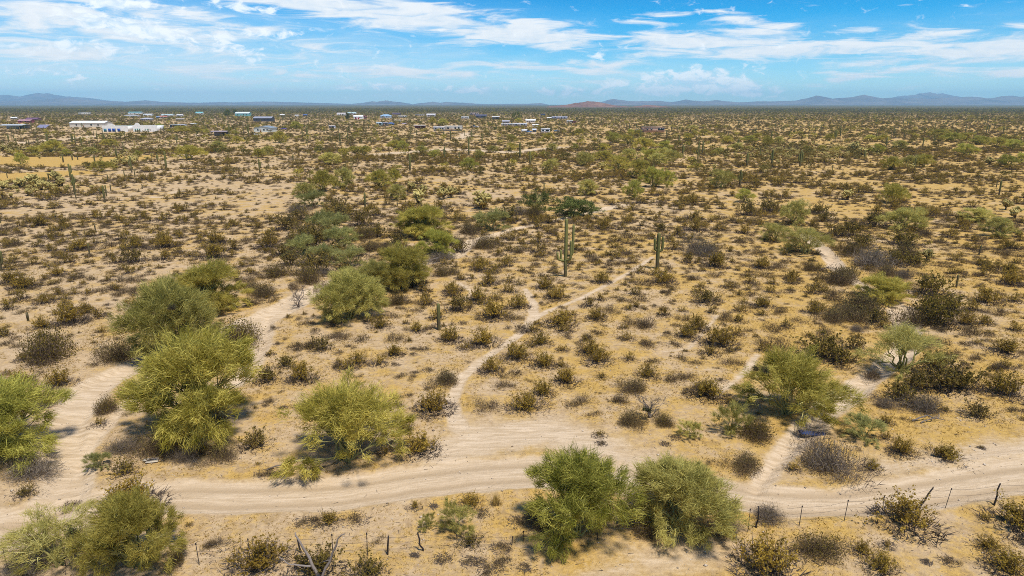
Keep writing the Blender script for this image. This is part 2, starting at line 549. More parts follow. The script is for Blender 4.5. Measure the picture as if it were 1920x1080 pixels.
GROUND = dict(sand0=(0.43, 0.295, 0.160), sand1=(0.585, 0.425, 0.250), gold0=(0.42, 0.25, 0.052), gold1=(0.60, 0.385, 0.115),
              litter=(0.16, 0.105, 0.055), crust=(0.33, 0.215, 0.095), pale=(0.60, 0.46, 0.295), road0=(0.50, 0.365, 0.22), road1=(0.67, 0.515, 0.345),
              road2=(0.48, 0.35, 0.21), rut=(0.42, 0.30, 0.175))
M['ground'] = ground_mat()

# ------------------------------------------------------------------ ground, road, wash, paths
# centre lines in photo pixels (x, y, width in metres), turned into ground metres
ROAD = [(-260, 1085, 4.6), (-120, 1035, 4.6), (0, 1000, 4.4), (110, 965, 4.2), (230, 940, 3.6), (340, 930, 3.3), (500, 930, 3.3), (640, 925, 3.3),
        (760, 905, 3.4), (880, 890, 3.6), (1000, 885, 3.6), (1120, 890, 3.2), (1250, 912, 3.0), (1370, 930, 2.8), (1460, 942, 2.7),
        (1570, 944, 2.6), (1700, 932, 2.9), (1800, 912, 3.2), (1920, 892, 3.6), (2080, 868, 3.8), (2400, 830, 4.0)]
CLEARING = [(840, 850, 4.5), (930, 820, 5.2), (1030, 810, 4.5), (1110, 840, 4.5), (1210, 880, 3.0)]
CLEARING2 = [(1650, 880, 2.0), (1780, 862, 2.6), (1960, 838, 3.2)]
CLEARING3 = [(1120, 1085, 2.0), (1200, 1050, 2.3), (1300, 1050, 1.8), (1330, 1020, 0.9)]
WASH_L = [(60, 985, 3.5), (128, 920, 2.6), (118, 850, 2.8), (125, 790, 3.0), (170, 730, 3.2), (225, 698, 2.6), (275, 670, 2.2), (350, 645, 2.6), (430, 622, 3.2),
          (500, 592, 3.8), (560, 562, 3.8), (605, 540, 3.4), (660, 520, 3.0), (760, 497, 3.0), (850, 480, 2.6), (885, 452, 2.2), (960, 430, 1.6), (1060, 408, 1.4), (1145, 388, 3.0), (1175, 383, 2.2)]
WASH_L2 = [(150, 870, 1.1), (178, 820, 1.1), (215, 780, 1.0), (262, 728, 0.9), (300, 700, 0.7)]
WASH_L3 = [(500, 590, 1.6), (492, 640, 1.9), (470, 685, 1.6), (440, 720, 1.4)]
PATH = [(860, 800, 1.5), (845, 750, 1.1), (868, 705, 0.85), (905, 672, 0.85), (955, 640, 0.8), (985, 618, 0.9), (1003, 592, 1.3), (998, 562, 0.9), (985, 540, 0.7)]
PATH2 = [(1003, 592, 1.1), (1050, 572, 0.6), (1090, 558, 0.55), (1150, 527, 0.6), (1195, 500, 0.6), (1225, 480, 0.5)]
PATH3 = [(1345, 590, 0.5), (1320, 620, 0.7), (1290, 655, 0.6), (1240, 662, 0.4)]
PATH4 = [(1420, 665, 0.8), (1395, 700, 0.9), (1340, 745, 0.6)]
PATH5 = [(860, 530, 0.9), (885, 545, 0.8), (870, 560, 0.5)]
WASH_R = [(1418, 918, 1.2), (1440, 885, 1.25), (1478, 845, 1.4), (1520, 800, 1.95), (1560, 762, 2.08), (1612, 722, 1.95), (1660, 688, 1.82), (1700, 655, 2.08), (1700, 610, 2.60),
          (1690, 578, 2.60), (1640, 548, 2.08), (1600, 525, 1.95), (1570, 500, 2.34), (1548, 470, 2.34), (1510, 440, 2.08)]
FAR_SAND = [(40, 268, 16), (120, 262, 14), (180, 255, 10)], [(170, 247, 8), (300, 246, 8)], [(340, 256, 9), (400, 250, 8)], \
           [(820, 247, 10), (880, 250, 12), (860, 262, 9)], [(985, 250, 8), (1060, 248, 8)], [(1200, 247, 8), (1240, 246, 8)], [(490, 248, 8), (530, 244, 9)], \
           [(700, 290, 10), (830, 280, 12), (960, 285, 12), (1060, 275, 10)], [(265, 380, 3), (300, 368, 3), (350, 355, 2.5)], \
           [(1120, 226, 18), (1200, 226, 18)], [(1150, 236, 12), (1300, 238, 14)], [(740, 250, 8), (800, 250, 9)]
FAR_GOLD = [(-60, 300, 34), (60, 300, 34), (140, 305, 30), (230, 296, 18), (290, 292, 8)], [(-60, 336, 24), (40, 331, 22), (120, 325, 12)]


def to_ground(rows):
    return np.array([(gp(x, y)[0], gp(x, y)[1], w) for x, y, w in rows])


def line_field(px, py, rows):
    """signed distance (m) to the edge of a path of varying width, and signed offset from its centre"""
    g = to_ground(rows) if not isinstance(rows, np.ndarray) else rows
    best = np.full(px.shape, 1e9)
    off = np.zeros(px.shape)
    for (ax, ay, aw), (bx, by, bw) in zip(g[:-1], g[1:]):
        dx, dy = bx - ax, by - ay
        L2 = dx * dx + dy * dy + 1e-9
        t = np.clip(((px - ax) * dx + (py - ay) * dy) / L2, 0, 1)
        ex, ey = px - (ax + t * dx), py - (ay + t * dy)
        r = np.hypot(ex, ey)
        d = r - 0.5 * (aw + (bw - aw) * t)
        k = d < best
        best = np.where(k, d, best)
        off = np.where(k, r * np.sign(ex * dy - ey * dx + 1e-12), off)
    return best, off


KINDS = [('dirt_road', [ROAD, CLEARING, CLEARING2, CLEARING3]), ('sandy_wash', [WASH_L, WASH_L2, WASH_L3, WASH_R]), ('footpath', [PATH, PATH2, PATH3, PATH4, PATH5])]


def surf(px, py):
    """height, bare-sand amount, rut amount and which named surface owns each point"""
    px = np.asarray(px, float)
    py = np.asarray(py, float)
    wob = (fbm(px / 1.4, py / 1.4, 3, 3) - 0.5) * 1.2
    h = (fbm(px / 16, py / 16, 4, 1) - 0.5) * 0.5 + (fbm(px / 1.9, py / 1.9, 3, 2) - 0.5) * 0.11
    sand = np.zeros(px.shape)
    rut = np.zeros(px.shape)
    offs = np.zeros(px.shape)
    owner = np.zeros(px.shape, int)
    near = py < 420
    bestd = np.full(px.shape, 1e9)
    for k, (nm, lines) in enumerate(KINDS):
        for li, ln in enumerate(lines):
            d = np.full(px.shape, 1e3)
            o = np.zeros(px.shape)
            d[near], o[near] = line_field(px[near], py[near], ln)
            soft = 0.55 if nm != 'footpath' else 0.35
            if li and nm == 'dirt_road':
                soft = 2.4
            dd = d + wob * (0.6 if nm != 'footpath' else 0.35) * (1.8 if soft > 2 else 1)
            s = np.clip(0.5 - dd / (2 * soft), 0, 1)
            if soft > 2:
                s = s * 0.85
            if nm == 'footpath':
                s = s * np.clip(0.55 + 0.9 * fbm(px / 1.1, py / 1.1, 3, 8), 0, 1) * (1.0 if li < 2 else 0.75)
            sand = np.maximum(sand, s)
            owner = np.where((dd < 0) & (d < bestd), k + 1, owner)
            bestd = np.where(dd < 0, np.minimum(bestd, d), bestd)
            if nm == 'sandy_wash':
                h = h - 0.30 * np.clip(-d / 0.7, 0, 1) ** 1.2
            elif nm == 'dirt_road' and li == 0:
                r = np.exp(-((np.abs(o) - 0.78) / 0.26) ** 2)
                rut = np.maximum(rut, r * np.clip(-d / 0.5, 0, 1))
                offs = np.where(d < 1.5, o, offs)
                h = h - 0.07 * np.clip(-d / 0.4, 0, 1) - 0.05 * r * (d < 0) + 0.09 * np.exp(-((d - 0.15 + wob * 0.3) / 0.28) ** 2)
            elif nm == 'footpath':
                h = h - 0.06 * np.clip(-d / 0.2, 0, 1)
    gold = np.zeros(px.shape)
    far = (py > 150) & (py < 1500)
    if far.any():
        for ln in FAR_SAND:
            d, _ = line_field(px[far], py[far], ln)
            sand[far] = np.maximum(sand[far], np.clip(0.42 - (d + wob[far] * 9) / 12, 0, 0.75))
        for ln in FAR_GOLD:
            d, _ = line_field(px[far], py[far], ln)
            gold[far] = np.maximum(gold[far], np.clip(0.5 - (d + wob[far] * 3) / 8, 0, 1) * 0.75)
    # the right of the view and round the young bushes is more golden, the left paler
    gold = gold + np.clip((px / (np.abs(py) + 20)) * 0.18, -0.08, 0.12)
    h = h * np.clip(1.3 - py / 600, 0.15, 1)
    surf.off = offs
    return h, sand, rut, owner, gold


def gz(x, y):
    return float(surf(np.array([x]), np.array([y]))[0][0])


def build_ground():
    ys = [-80, -60, -40, -25, -12, 0, 6, 11, 15]
    y = 18.0
    while y < 330:
        ys.append(y)
        y *= 1.0072
    while y < 20500:
        ys.append(y)
        y *= 1.06
    ys.append(20500.0)
    ys = np.array(ys)
    nc = 640
    t = np.linspace(-1, 1, nc)
    t = 0.75 * t + 0.25 * t ** 3
    half = 30 + 0.88 * np.maximum(ys, 0) + 40 * np.exp(-np.maximum(ys, 0) / 60)
    X = t[None, :] * half[:, None]
    Y = np.repeat(ys[:, None], nc, 1)
    h, sand, rut, owner, gold = surf(X.ravel(), Y.ravel())
    v = np.stack([X.ravel(), Y.ravel(), h], 1)
    offs = surf.off
    veg = np.clip((Y.ravel() - 700) / 1300, 0, 1)
    nr = len(ys)
    idx = np.arange(nr * nc).reshape(nr, nc)
    q = np.stack([idx[:-1, :-1], idx[:-1, 1:], idx[1:, 1:], idx[1:, :-1]], -1).reshape(-1, 4)
    cx = v[q].mean(1)
    fo = owner[q]
    # a face belongs to the surface most of its corners belong to
    own = np.where((fo > 0).sum(1) >= 3, fo.max(1), 0)
    for k, nm in enumerate(['ground'] + [a for a, _ in KINDS]):
        qq = q[own == k]
        if not len(qq):
            continue
        used, invi = np.unique(qq.ravel(), return_inverse=True)
        me = bpy.data.meshes.new(nm)
        me.vertices.add(len(used))
        me.vertices.foreach_set('co', v[used].astype(np.float32).ravel())
        me.loops.add(len(qq) * 4)
        me.loops.foreach_set('vertex_index', invi.astype(np.int32))
        me.polygons.add(len(qq))
        me.polygons.foreach_set('loop_start', (np.arange(len(qq)) * 4).astype(np.int32))
        me.update(calc_edges=True)
        me.polygons.foreach_set('use_smooth', np.ones(len(qq), bool))
        for an, ar in (('sand', sand), ('veg', veg), ('rut', rut), ('gold', gold), ('off', offs)):
            at = me.attributes.new(an, 'FLOAT', 'POINT')
            at.data.foreach_set('value', ar[used].astype(np.float32))
        me.materials.append(M['ground'])
        tag(link(nm, me), kind='structure')


build_ground()


# ------------------------------------------------------------------ mountains on the horizon
def rock_mat(name, a, b, c, sc):
    m, w = new_mat(name)
    g = w.n('ShaderNodeNewGeometry')
    n = w.noise(g.outputs['Position'], sc, 7.0, 0.62)
    n2 = w.noise(g.outputs['Position'], sc * 6, 5.0, 0.65)
    k = w.mix(w.ramp(n, 0.35, 0.65), a, b)
    k = w.mix(w.ramp(n2, 0.5, 0.72, 0.0, 0.7), k, c)
    bb = w.n('ShaderNodeBsdfDiffuse', {'Color': k})
    w.n('ShaderNodeOutputMaterial', {0: bb.outputs[0]})
    return m


M['rock'] = rock_mat('far_rock', (0.13, 0.095, 0.10), (0.23, 0.17, 0.16), (0.085, 0.07, 0.07), 0.0016)
M['red_rock'] = rock_mat('red_rock', (0.17, 0.085, 0.065), (0.27, 0.145, 0.105), (0.09, 0.065, 0.05), 0.011)


def mountain(pts, D, width, label_name='mountain_range', mat='rock', seed=0, rough=0.30, n=360, kz=1.0):
    xs = np.array([p[0] for p in pts], float)
    Xr, Zr = [], []
    for x, y in pts:
        d = ray(x, y)
        Xr.append(d[0] / d[1] * D)
        Zr.append(CAM_H + d[2] / d[1] * D)
    Xr, Zr = np.array(Xr), np.array(Zr) * kz
    X = np.linspace(Xr[0], Xr[-1], n)
    R = np.interp(X, Xr, Zr)
    L = Xr[-1] - Xr[0]
    R = R * (1 + 0.10 * (fbm(X / (L / 60), X * 0 + seed, 4, seed) - 0.5) * 2)
    taper = np.clip(np.minimum(X - X[0], X[-1] - X) / (L * 0.04), 0, 1)
    R = np.maximum(R, 0) * taper
    s = np.linspace(-1, 1, 27)
    rows = []
    for q in s:
        fall = (1 - abs(q)) ** 1.15
        sp = np.abs(fbm(X / (width * 0.28), X * 0 + q * 1.5 + seed, 5, seed + 4) - 0.5) * 4 - 0.5
        amp = rough * 4 * abs(q) * (1 - abs(q))
        z = R * np.clip(fall + amp * sp * 0.55, 0, 1.0)
        rows.append(np.stack([X + (fbm(X / 900, X * 0 + q * 3, 2, seed) - 0.5) * width * 0.1, D + q * width + 0 * X, z - 3.0 * (fall <= 0.001)], 1))
    v = np.concatenate(rows)
    idx = np.arange(len(v)).reshape(len(s), n)
    a, b, c, d = idx[:-1, :-1].ravel(), idx[:-1, 1:].ravel(), idx[1:, 1:].ravel(), idx[1:, :-1].ravel()
    B = Buf()
    B.add(v, np.concatenate([np.stack([a, b, c], 1), np.stack([a, c, d], 1)]))
    o = link(label_name, B.build(label_name, [M[mat]], True))
    tag(o, kind='structure')
    return o


mountain([(-60, 181), (0, 178), (25, 180), (45, 183), (62, 177), (72, 175), (88, 175), (104, 177), (120, 180), (135, 181), (165, 184), (195, 188), (240, 193)], 17500, 2400, seed=1)
mountain([(-60, 191), (0, 190), (40, 189), (85, 187), (125, 184), (150, 187), (180, 189), (215, 190), (232, 191), (255, 189), (272, 188), (285, 189), (305, 191), (340, 192), (400, 193), (440, 195)], 14000, 1700, seed=2)
mountain([(330, 194), (395, 192), (420, 191), (440, 192), (470, 191), (496, 190), (520, 191), (560, 192), (600, 193), (640, 194), (665, 195)], 15500, 1300, seed=3)
mountain([(655, 195), (678, 193), (695, 190), (704, 191), (716, 189), (724, 188.5), (735, 190), (748, 191), (760, 193), (775, 195)], 15000, 900, seed=4)
mountain([(770, 195), (790, 193), (800, 192), (812, 191), (826, 192.5), (837, 191), (850, 192), (870, 192.5), (890, 194), (905, 195), (990, 194.5), (1012, 193.2), (1030, 195)], 15000, 900, seed=5)
mountain([(1100, 194.5), (1125, 191), (1140, 187), (1148, 186), (1158, 187.5), (1175, 189), (1200, 190), (1230, 189), (1260, 191), (1275, 189), (1285, 187), (1295, 188.5), (1320, 190), (1341, 187.8), (1355, 190), (1380, 192),
          (1420, 190), (1460, 189.5), (1500, 188.5), (1520, 184), (1530, 181), (1538, 179), (1548, 182), (1560, 185), (1580, 184), (1600, 182), (1613, 180), (1624, 178.5), (1636, 181), (1655, 184),
          (1690, 184), (1740, 184.5), (1790, 182), (1812, 180.5), (1828, 181.5), (1842, 184), (1856, 186), (1870, 183), (1890, 180), (1902, 179.5), (1915, 182), (1950, 181), (2000, 186), (2060, 190)], 14500, 1800, seed=6, n=620)
mountain([(1640, 188), (1664, 185), (1685, 181), (1700, 179), (1722, 177), (1735, 174), (1745, 173), (1758, 176), (1772, 176), (1785, 180), (1800, 184), (1830, 188)], 18000, 2000, seed=7)
hill = mountain([(1022, 199.5), (1045, 198), (1062, 196), (1077, 193), (1090, 192), (1100, 190), (1110, 190), (1122, 191.5), (1136, 194), (1148, 197), (1165, 198.8), (1180, 199.6)], 4600, 260, 'red_hill', 'red_rock', 8, 0.5, 220)
hill2 = mountain([(1185, 200), (1200, 198.5), (1212, 197), (1225, 197.4), (1238, 198.5), (1255, 200)], 4400, 120, 'red_hill', 'red_rock', 9, 0.5, 100)


def build_haze():
    m, w = new_mat('desert_haze')
    pv = w.n('ShaderNodeVolumePrincipled', {'Color': (0.37, 0.74, 1.0, 1), 'Density': HAZE, 'Anisotropy': 0.0})
    out = w.n('ShaderNodeOutputMaterial')
    w.t.links.new(pv.outputs[0], out.inputs['Volume'])
    B = Buf()
    B.box((0, 9750, 184), (42000, 23500, 372))
    o = link('haze', B.build('haze', [m]))
    tag(o, 'thin bluish air over the desert plain', 'haze', kind='stuff')


HAZE = 6e-5
build_haze()


# ------------------------------------------------------------------ plant prototypes
def unit(v):
    return v / (np.linalg.norm(v, axis=-1, keepdims=True) + 1e-9)


def curve(a, b, sag=0.0, n=5, jit=0.05):
    t = np.linspace(0, 1, n)[:, None]
    a, b = np.asarray(a, float), np.asarray(b, float)
    L = np.linalg.norm(b - a)
    p = a + (b - a) * t
    p[:, 2] += (np.sin(t[:, 0] * math.pi) * sag * L)
    p[1:-1] += rng.normal(size=(n - 2, 3)) * jit * L
    return p


def palo_verde(seed, lobes=15, sprays=40, twigs=56, tw=0.031, tl=0.56, R=3.5, Hh=4.6, skirt=0.85, gap=0.27, mat='pv_twig', branch=True, leaf=None, fill=1.0):
    """crown of fine sprays on arching limbs; returns (trunk mesh, crown mesh). Crown about 2R wide and Hh high"""
    global rng
    keep = rng
    rng = np.random.default_rng(seed)
    T, C = Buf(), Buf()
    base = np.zeros(3)
    cs = []
    for i in range(lobes):
        ang = i * 2.399 + rng.uniform(-0.4, 0.4)
        if i < lobes * 0.36:
            rr, z, r = R * rng.uniform(0.05, 0.44), Hh * rng.uniform(0.58, 0.78), R * rng.uniform(0.33, 0.45)
        elif i < lobes * 0.66:
            rr, z, r = R * rng.uniform(0.48, 0.68), Hh * rng.uniform(0.34, 0.54), R * rng.uniform(0.28, 0.40)
        else:
            rr, z, r = R * rng.uniform(0.40, 0.66), Hh * rng.uniform(0.10, 0.24), R * rng.uniform(0.24, 0.34)
            if rng.random() > skirt:
                z += Hh * 0.18
        cs.append((np.array([math.cos(ang) * rr, math.sin(ang) * rr, z]), r))
    for c, r in cs:
        st = base + np.array([rng.normal() * 0.18, rng.normal() * 0.18, 0.0])
        hub = c - np.array([c[0], c[1], c[2] * 0.55]) * 0.30
        limb = curve(st, hub, 0.16, 6, 0.035)
        r0 = 0.05 + 0.02 * R / 3.5 * rng.uniform(0.8, 1.6)
        T.tube(limb, np.linspace(r0, r0 * 0.45, 6), 5, 0, rng.uniform(0.1, 0.6))
        ns = int(sprays * (r / (0.36 * R)) ** 2)
        u = unit(rng.normal(size=(ns, 3)))
        u[:, 2] = np.where(u[:, 2] < -0.25, -u[:, 2] * 0.6, u[:, 2])
        outw = unit(np.array([[c[0], c[1], 0.0]]) + 1e-6)
        rad_ = r * rng.uniform(0.42, 1.0, (ns, 1)) ** 0.7
        rad_ *= (0.80 + 0.5 * vnoise(u[:, :1] * 2.3 + seed, u[:, 1:2] * 2.3 + u[:, 2:3] * 1.7, seed))
        pos = c + u * rad_ * np.array([1.08, 1.08, 0.92])
        pos[:, 2] = np.maximum(pos[:, 2], 0.10)
        if gap:
            keepm = vnoise(pos[:, 0] * 1.1 * 3.5 / R, (pos[:, 1] * 1.0 + pos[:, 2] * 0.9) * 3.5 / R, seed + 5) > gap
            pos, u = pos[keepm], u[keepm]
            ns = len(pos)
        if branch:
            for k in range(0, ns, 2):
                mid = limb[4]
                bp = curve(mid if k % 3 else limb[3], pos[k], 0.10, 4, 0.06)
                T.tube(bp, [0.034, 0.026, 0.018, 0.010], 3, 0, rng.uniform(0.2, 1.0), cap=False)
        tone = np.clip(rng.normal(0.48, 0.12) + rng.normal(0.0, 0.34, ns), 0, 1)
        m = np.repeat(np.arange(ns), twigs)
        N = len(m)
        droop = np.where(pos[m, 2] < Hh * 0.34, -0.45, 0.36)
        d = unit(u[m] * 0.75 + outw * 0.40 + rng.normal(size=(N, 3)) * 0.55)
        d[:, 2] += droop + rng.normal(size=N) * 0.15
        b = pos[m] + rng.normal(size=(N, 3)) * r * 0.11 - d * 0.12
        b[:, 2] = np.maximum(b[:, 2], 0.04)
        ln = tl * rng.uniform(0.45, 1.1, N)
        C.blades(b, d, ln, tw * rng.uniform(0.6, 1.3, N), 0, np.clip(tone[m] + rng.normal(size=N) * 0.16, 0, 1))
        if leaf:
            lp = b + d * (ln * rng.uniform(0.2, 1, N))[:, None]
            C.leaves(lp, leaf * rng.uniform(0.6, 1.3, N), 0, np.clip(tone[m] + rng.normal(size=N) * 0.2, 0, 1))
    tm = T.build('trunk', [M['pv_wood']])
    cm = C.build('crown', [M[mat]])
    rng = keep
    return tm, cm


def creosote(seed, stems=34, leaves=24, h=1.25, spread=0.85, leaf=0.040, mat='creo', mound=160, lift=0.35, sw=0.018):
    """upright wands fanning from the root crown, leafy in the upper part, dead twigs at the foot"""
    global rng
    keep = rng
    rng = np.random.default_rng(seed)
    S, Lf = Buf(), Buf()
    ang = rng.uniform(0, 2 * math.pi, stems)
    tilt = np.abs(rng.normal(0.0, 0.52, stems)) * spread + 0.06
    d = np.stack([np.cos(ang) * np.sin(tilt), np.sin(ang) * np.sin(tilt), np.cos(tilt)], 1)
    b = np.stack([rng.normal(size=stems) * 0.20, rng.normal(size=stems) * 0.20, np.zeros(stems)], 1)
    L = h * rng.uniform(0.62, 1.12, stems) * (1 - 0.18 * tilt)
    S.blades(b, d, L, sw * rng.uniform(0.8, 1.7, stems), 0, rng.uniform(0.2, 1, stems))
    # side twigs
    k = np.repeat(np.arange(stems), 7)
    t = rng.uniform(0.18, 0.85, len(k))
    sb = b[k] + d[k] * (L[k] * t)[:, None]
    sd = unit(d[k] + rng.normal(size=(len(k), 3)) * 0.55 + np.array([0, 0, 0.25]))
    sL = L[k] * rng.uniform(0.16, 0.36, len(k))
    S.blades(sb, sd, sL, sw * 0.6 * rng.uniform(0.7, 1.4, len(k)), 0, rng.uniform(0.2, 1, len(k)))
    tone_s = np.clip(rng.normal(0.5, 0.22, stems), 0, 1)
    kk = rng.integers(0, len(k), stems * leaves)
    tt = rng.uniform(0.1, 1.0, len(kk))
    lp = sb[kk] + sd[kk] * (sL[kk] * tt)[:, None] + rng.normal(size=(len(kk), 3)) * 0.026
    ok = lp[:, 2] > h * lift * rng.uniform(0.5, 1.4, len(kk))
    lp, kk = lp[ok], kk[ok]
    Lf.leaves(lp, leaf * rng.uniform(0.6, 1.4, len(lp)), 0, np.clip(tone_s[k[kk]] + rng.normal(size=len(lp)) * 0.2, 0, 1), 0.4)
    if mound:
        a = rng.uniform(0, 2 * math.pi, mound)
        r = rng.uniform(0, 1, mound) ** 0.6 * h * 0.80
        mb = np.stack([np.cos(a) * r, np.sin(a) * r * 0.9, np.full(mound, 0.01)], 1)
        md = unit(np.stack([np.cos(a), np.sin(a), np.zeros(mound)], 1) * 0.7 + rng.normal(size=(mound, 3)) * 0.6 + np.array([0, 0, 0.55]))
        S.blades(mb, md, h * rng.uniform(0.10, 0.34, mound), sw * 1.4 * rng.uniform(0.6, 1.6, mound), 0, rng.uniform(0, 0.6, mound))
    sm, lm = S.build('stem', [M['stem']]), Lf.build('foliage', [M[mat]])
    rng = keep
    return sm, lm


def mound_bush(seed, n=620, r=0.8, h=0.62, tl=0.30, tw=0.015, mats=('burs', 'burs_leaf'), leaf=0.022, nleaf=380, lumps=4, wild=0.42):
    """low rounded brush of fine twigs"""
    global rng
    keep = rng
    rng = np.random.default_rng(seed)
    S, Lf = Buf(), Buf()
    cs = np.stack([rng.normal(size=lumps) * r * 0.42, rng.normal(size=lumps) * r * 0.36, np.zeros(lumps)], 1)
    cr = rng.uniform(0.5, 0.85, lumps)
    g = rng.integers(0, lumps, n)
    u = unit(rng.normal(size=(n, 3)))
    u[:, 2] = np.abs(u[:, 2])
    q = rng.uniform(0.05, 0.86, (n, 1)) ** 0.7
    s = np.array([r, r, h])
    b = cs[g] + u * q * s * cr[g][:, None]
    d = unit(u * np.array([1, 1, 1.1]) + rng.normal(size=(n, 3)) * wild + np.array([0, 0, 0.35 if wild < 0.6 else 0.05]))
    S.blades(b, d, tl * rng.uniform(0.4, 1.25, n), tw * rng.uniform(0.6, 1.5, n), 0, np.clip(rng.normal(0.45, 0.28, n), 0, 1))
    g = rng.integers(0, lumps, nleaf)
    u = unit(rng.normal(size=(nleaf, 3)))
    u[:, 2] = np.abs(u[:, 2]) * 1.2 + 0.1
    lp = cs[g] + u * rng.uniform(0.6, 1.12, (nleaf, 1)) * s * cr[g][:, None]
    Lf.leaves(lp, leaf * rng.uniform(0.6, 1.5, nleaf), 0, rng.uniform(0, 1, nleaf), 0.3)
    sm, lm = S.build('twigs', [M[mats[0]]]), Lf.build('foliage', [M[mats[1]]])
    rng = keep
    return sm, lm


def bare_tree(seed, R=1.2, Hh=1.7, n=5, mat='dead', thick=0.05, twn=14, depth=2):
    """leafless branching shrub"""
    global rng
    keep = rng
    rng = np.random.default_rng(seed)
    S, Tw = Buf(), Buf()
    ends = []
    for i in range(n):
        a = i * 2.4 + rng.uniform(-0.4, 0.4)
        e = np.array([math.cos(a) * R * rng.uniform(0.35, 0.8), math.sin(a) * R * rng.uniform(0.35, 0.8), Hh * rng.uniform(0.5, 0.9)])
        p = curve(rng.normal(size=3) * np.array([0.06, 0.06, 0]), e, 0.10, 6, 0.06)
        S.tube(p, np.linspace(thick, thick * 0.3, 6), 5, 0, rng.uniform(0.1, 0.8))
        for j in range(5):
            k = rng.integers(2, 6)
            q = p[k] + unit(e * np.array([1, 1, 0.5]) + rng.normal(size=3) * R * 0.8) * R * rng.uniform(0.3, 0.6)
            q[2] = max(q[2], 0.1)
            pp = curve(p[k], q, 0.05, 4, 0.07)
            S.tube(pp, np.linspace(thick * 0.35, thick * 0.12, 4), 3, 0, rng.uniform(0.2, 1), cap=False)
            ends += [pp[2], pp[3], pp[1]]
    E = np.repeat(np.array(ends), twn, 0)
    d = unit(rng.normal(size=(len(E), 3)) + unit(E) * 0.9)
    Tw.blades(E, d, R * rng.uniform(0.12, 0.40, len(E)), thick * 0.22 * rng.uniform(0.6, 1.4, len(E)), 0, rng.uniform(0, 1, len(E)))
    sm, tm = S.build('branch', [M['dead_wood'] if mat == 'dead' else M[mat]]), Tw.build('twigs', [M[mat]])
    rng = keep
    return sm, tm


def grass_clump(seed, n=150, h=0.5):
    global rng
    keep = rng
    rng = np.random.default_rng(seed)
    S, G = Buf(), Buf()
    a = rng.uniform(0, 2 * math.pi, n)
    tl_ = np.abs(rng.normal(0, 0.5, n))
    d = np.stack([np.cos(a) * np.sin(tl_), np.sin(a) * np.sin(tl_), np.cos(tl_)], 1)
    b = rng.normal(size=(n, 3)) * np.array([0.10, 0.10, 0]) 
    G.blades(b + d * 0.06, d, h * rng.uniform(0.5, 1.1, n), 0.016, 0, rng.uniform(0, 1, n))
    S.blades(b, unit(d + rng.normal(size=(n, 3)) * 0.4 + np.array([0, 0, -0.3])), h * 0.55 * rng.uniform(0.5, 1.1, n), 0.018, 0, rng.uniform(0, 0.6, n))
    r = S.build('dead_base', [M['stem']]), G.build('blades', [M['straw']])
    rng = keep
    return r


def saguaro_col(B, pts, r, tint):
    pts = np.asarray(pts, float)
    n = len(pts)
    rr = np.full(n, r)
    B.tube(pts, rr * np.concatenate([[0.86, 0.95], np.ones(max(n - 5, 0)), [0.93, 0.72, 0.34]])[:n], 26, 0, tint, ribs=0.20)


def column(h, r=0.24, lean=0.0):
    z = np.concatenate([[0, 0.35], np.linspace(0.9, h - 0.5, 5), [h - 0.20, h - 0.06, h]])
    return np.stack([lean * z, 0 * z, z], 1)


def arm_path(z0, side, ang, out, top, r0):
    """saguaro arm: leaves the trunk, bends and rises"""
    ca, sa = math.cos(ang), math.sin(ang)
    q = [(r0 * 0.4, z0), (out * 0.55, z0 + 0.02), (out * 0.9, z0 + 0.16), (out, z0 + 0.45), (out * 1.02, z0 + 0.5 * (top - z0) + 0.2), (out * 1.04, top - 0.35), (out * 1.04, top - 0.14), (out * 1.04, top - 0.04), (out * 1.04, top)]
    return np.array([(x * ca, x * sa, z) for x, z in q])


def make_saguaro(h, r, arms, tint=0.6):
    B = Buf()
    saguaro_col(B, column(h, r), r, tint)
    out = [B.build('trunk', [M['saguaro']], False)]
    for (z0, ang, o_, top, ar) in arms:
        A = Buf()
        p = arm_path(z0, 1, ang, o_, top, r)
        A.tube(p, ar * np.array([0.75, 0.9, 1, 1, 1, 1, 0.92, 0.7, 0.3]), 22, 0, tint, ribs=0.20)
        out.append(A.build('arm', [M['saguaro']], False))
    return out


def cholla(seed, h=1.5):
    global rng
    keep = rng
    rng = np.random.default_rng(seed)
    T, J = Buf(), Buf()
    T.tube(curve((0, 0, 0), (0.05, 0, h * 0.30), 0, 5, 0.04), np.linspace(0.09, 0.07, 5), 6, 0, 0.4)
    ends = [(np.array([0.05, 0, h * (0.06 + 0.26 * rng.random())]), 0) for _ in range(11)]
    while ends:
        p, lv = ends.pop()
        a = rng.uniform(0, 2 * math.pi)
        e = rng.uniform(0.15, 0.9)
        L = h * rng.uniform(0.16, 0.27)
        q = p + L * np.array([math.cos(a) * math.cos(e), math.sin(a) * math.cos(e), math.sin(e)])
        if lv < 1:
            T.tube(curve(p, q, 0, 3, 0.05), [0.055, 0.05, 0.05], 5, 0, rng.random())
        else:
            J.tube(curve(p, q, 0.05, 4, 0.03), np.array([0.045, 0.062, 0.062, 0.03]) * rng.uniform(0.9, 1.3), 6, 0, np.clip(0.35 + 0.3 * lv * 0.5 + rng.normal() * 0.15, 0, 1))
        if lv < 2:
            ends += [(q, lv + 1)] * (2 if lv else 3)
    r = T.build('trunk', [M['cholla_dark']]), J.build('joints', [M['cholla']])
    rng = keep
    return r


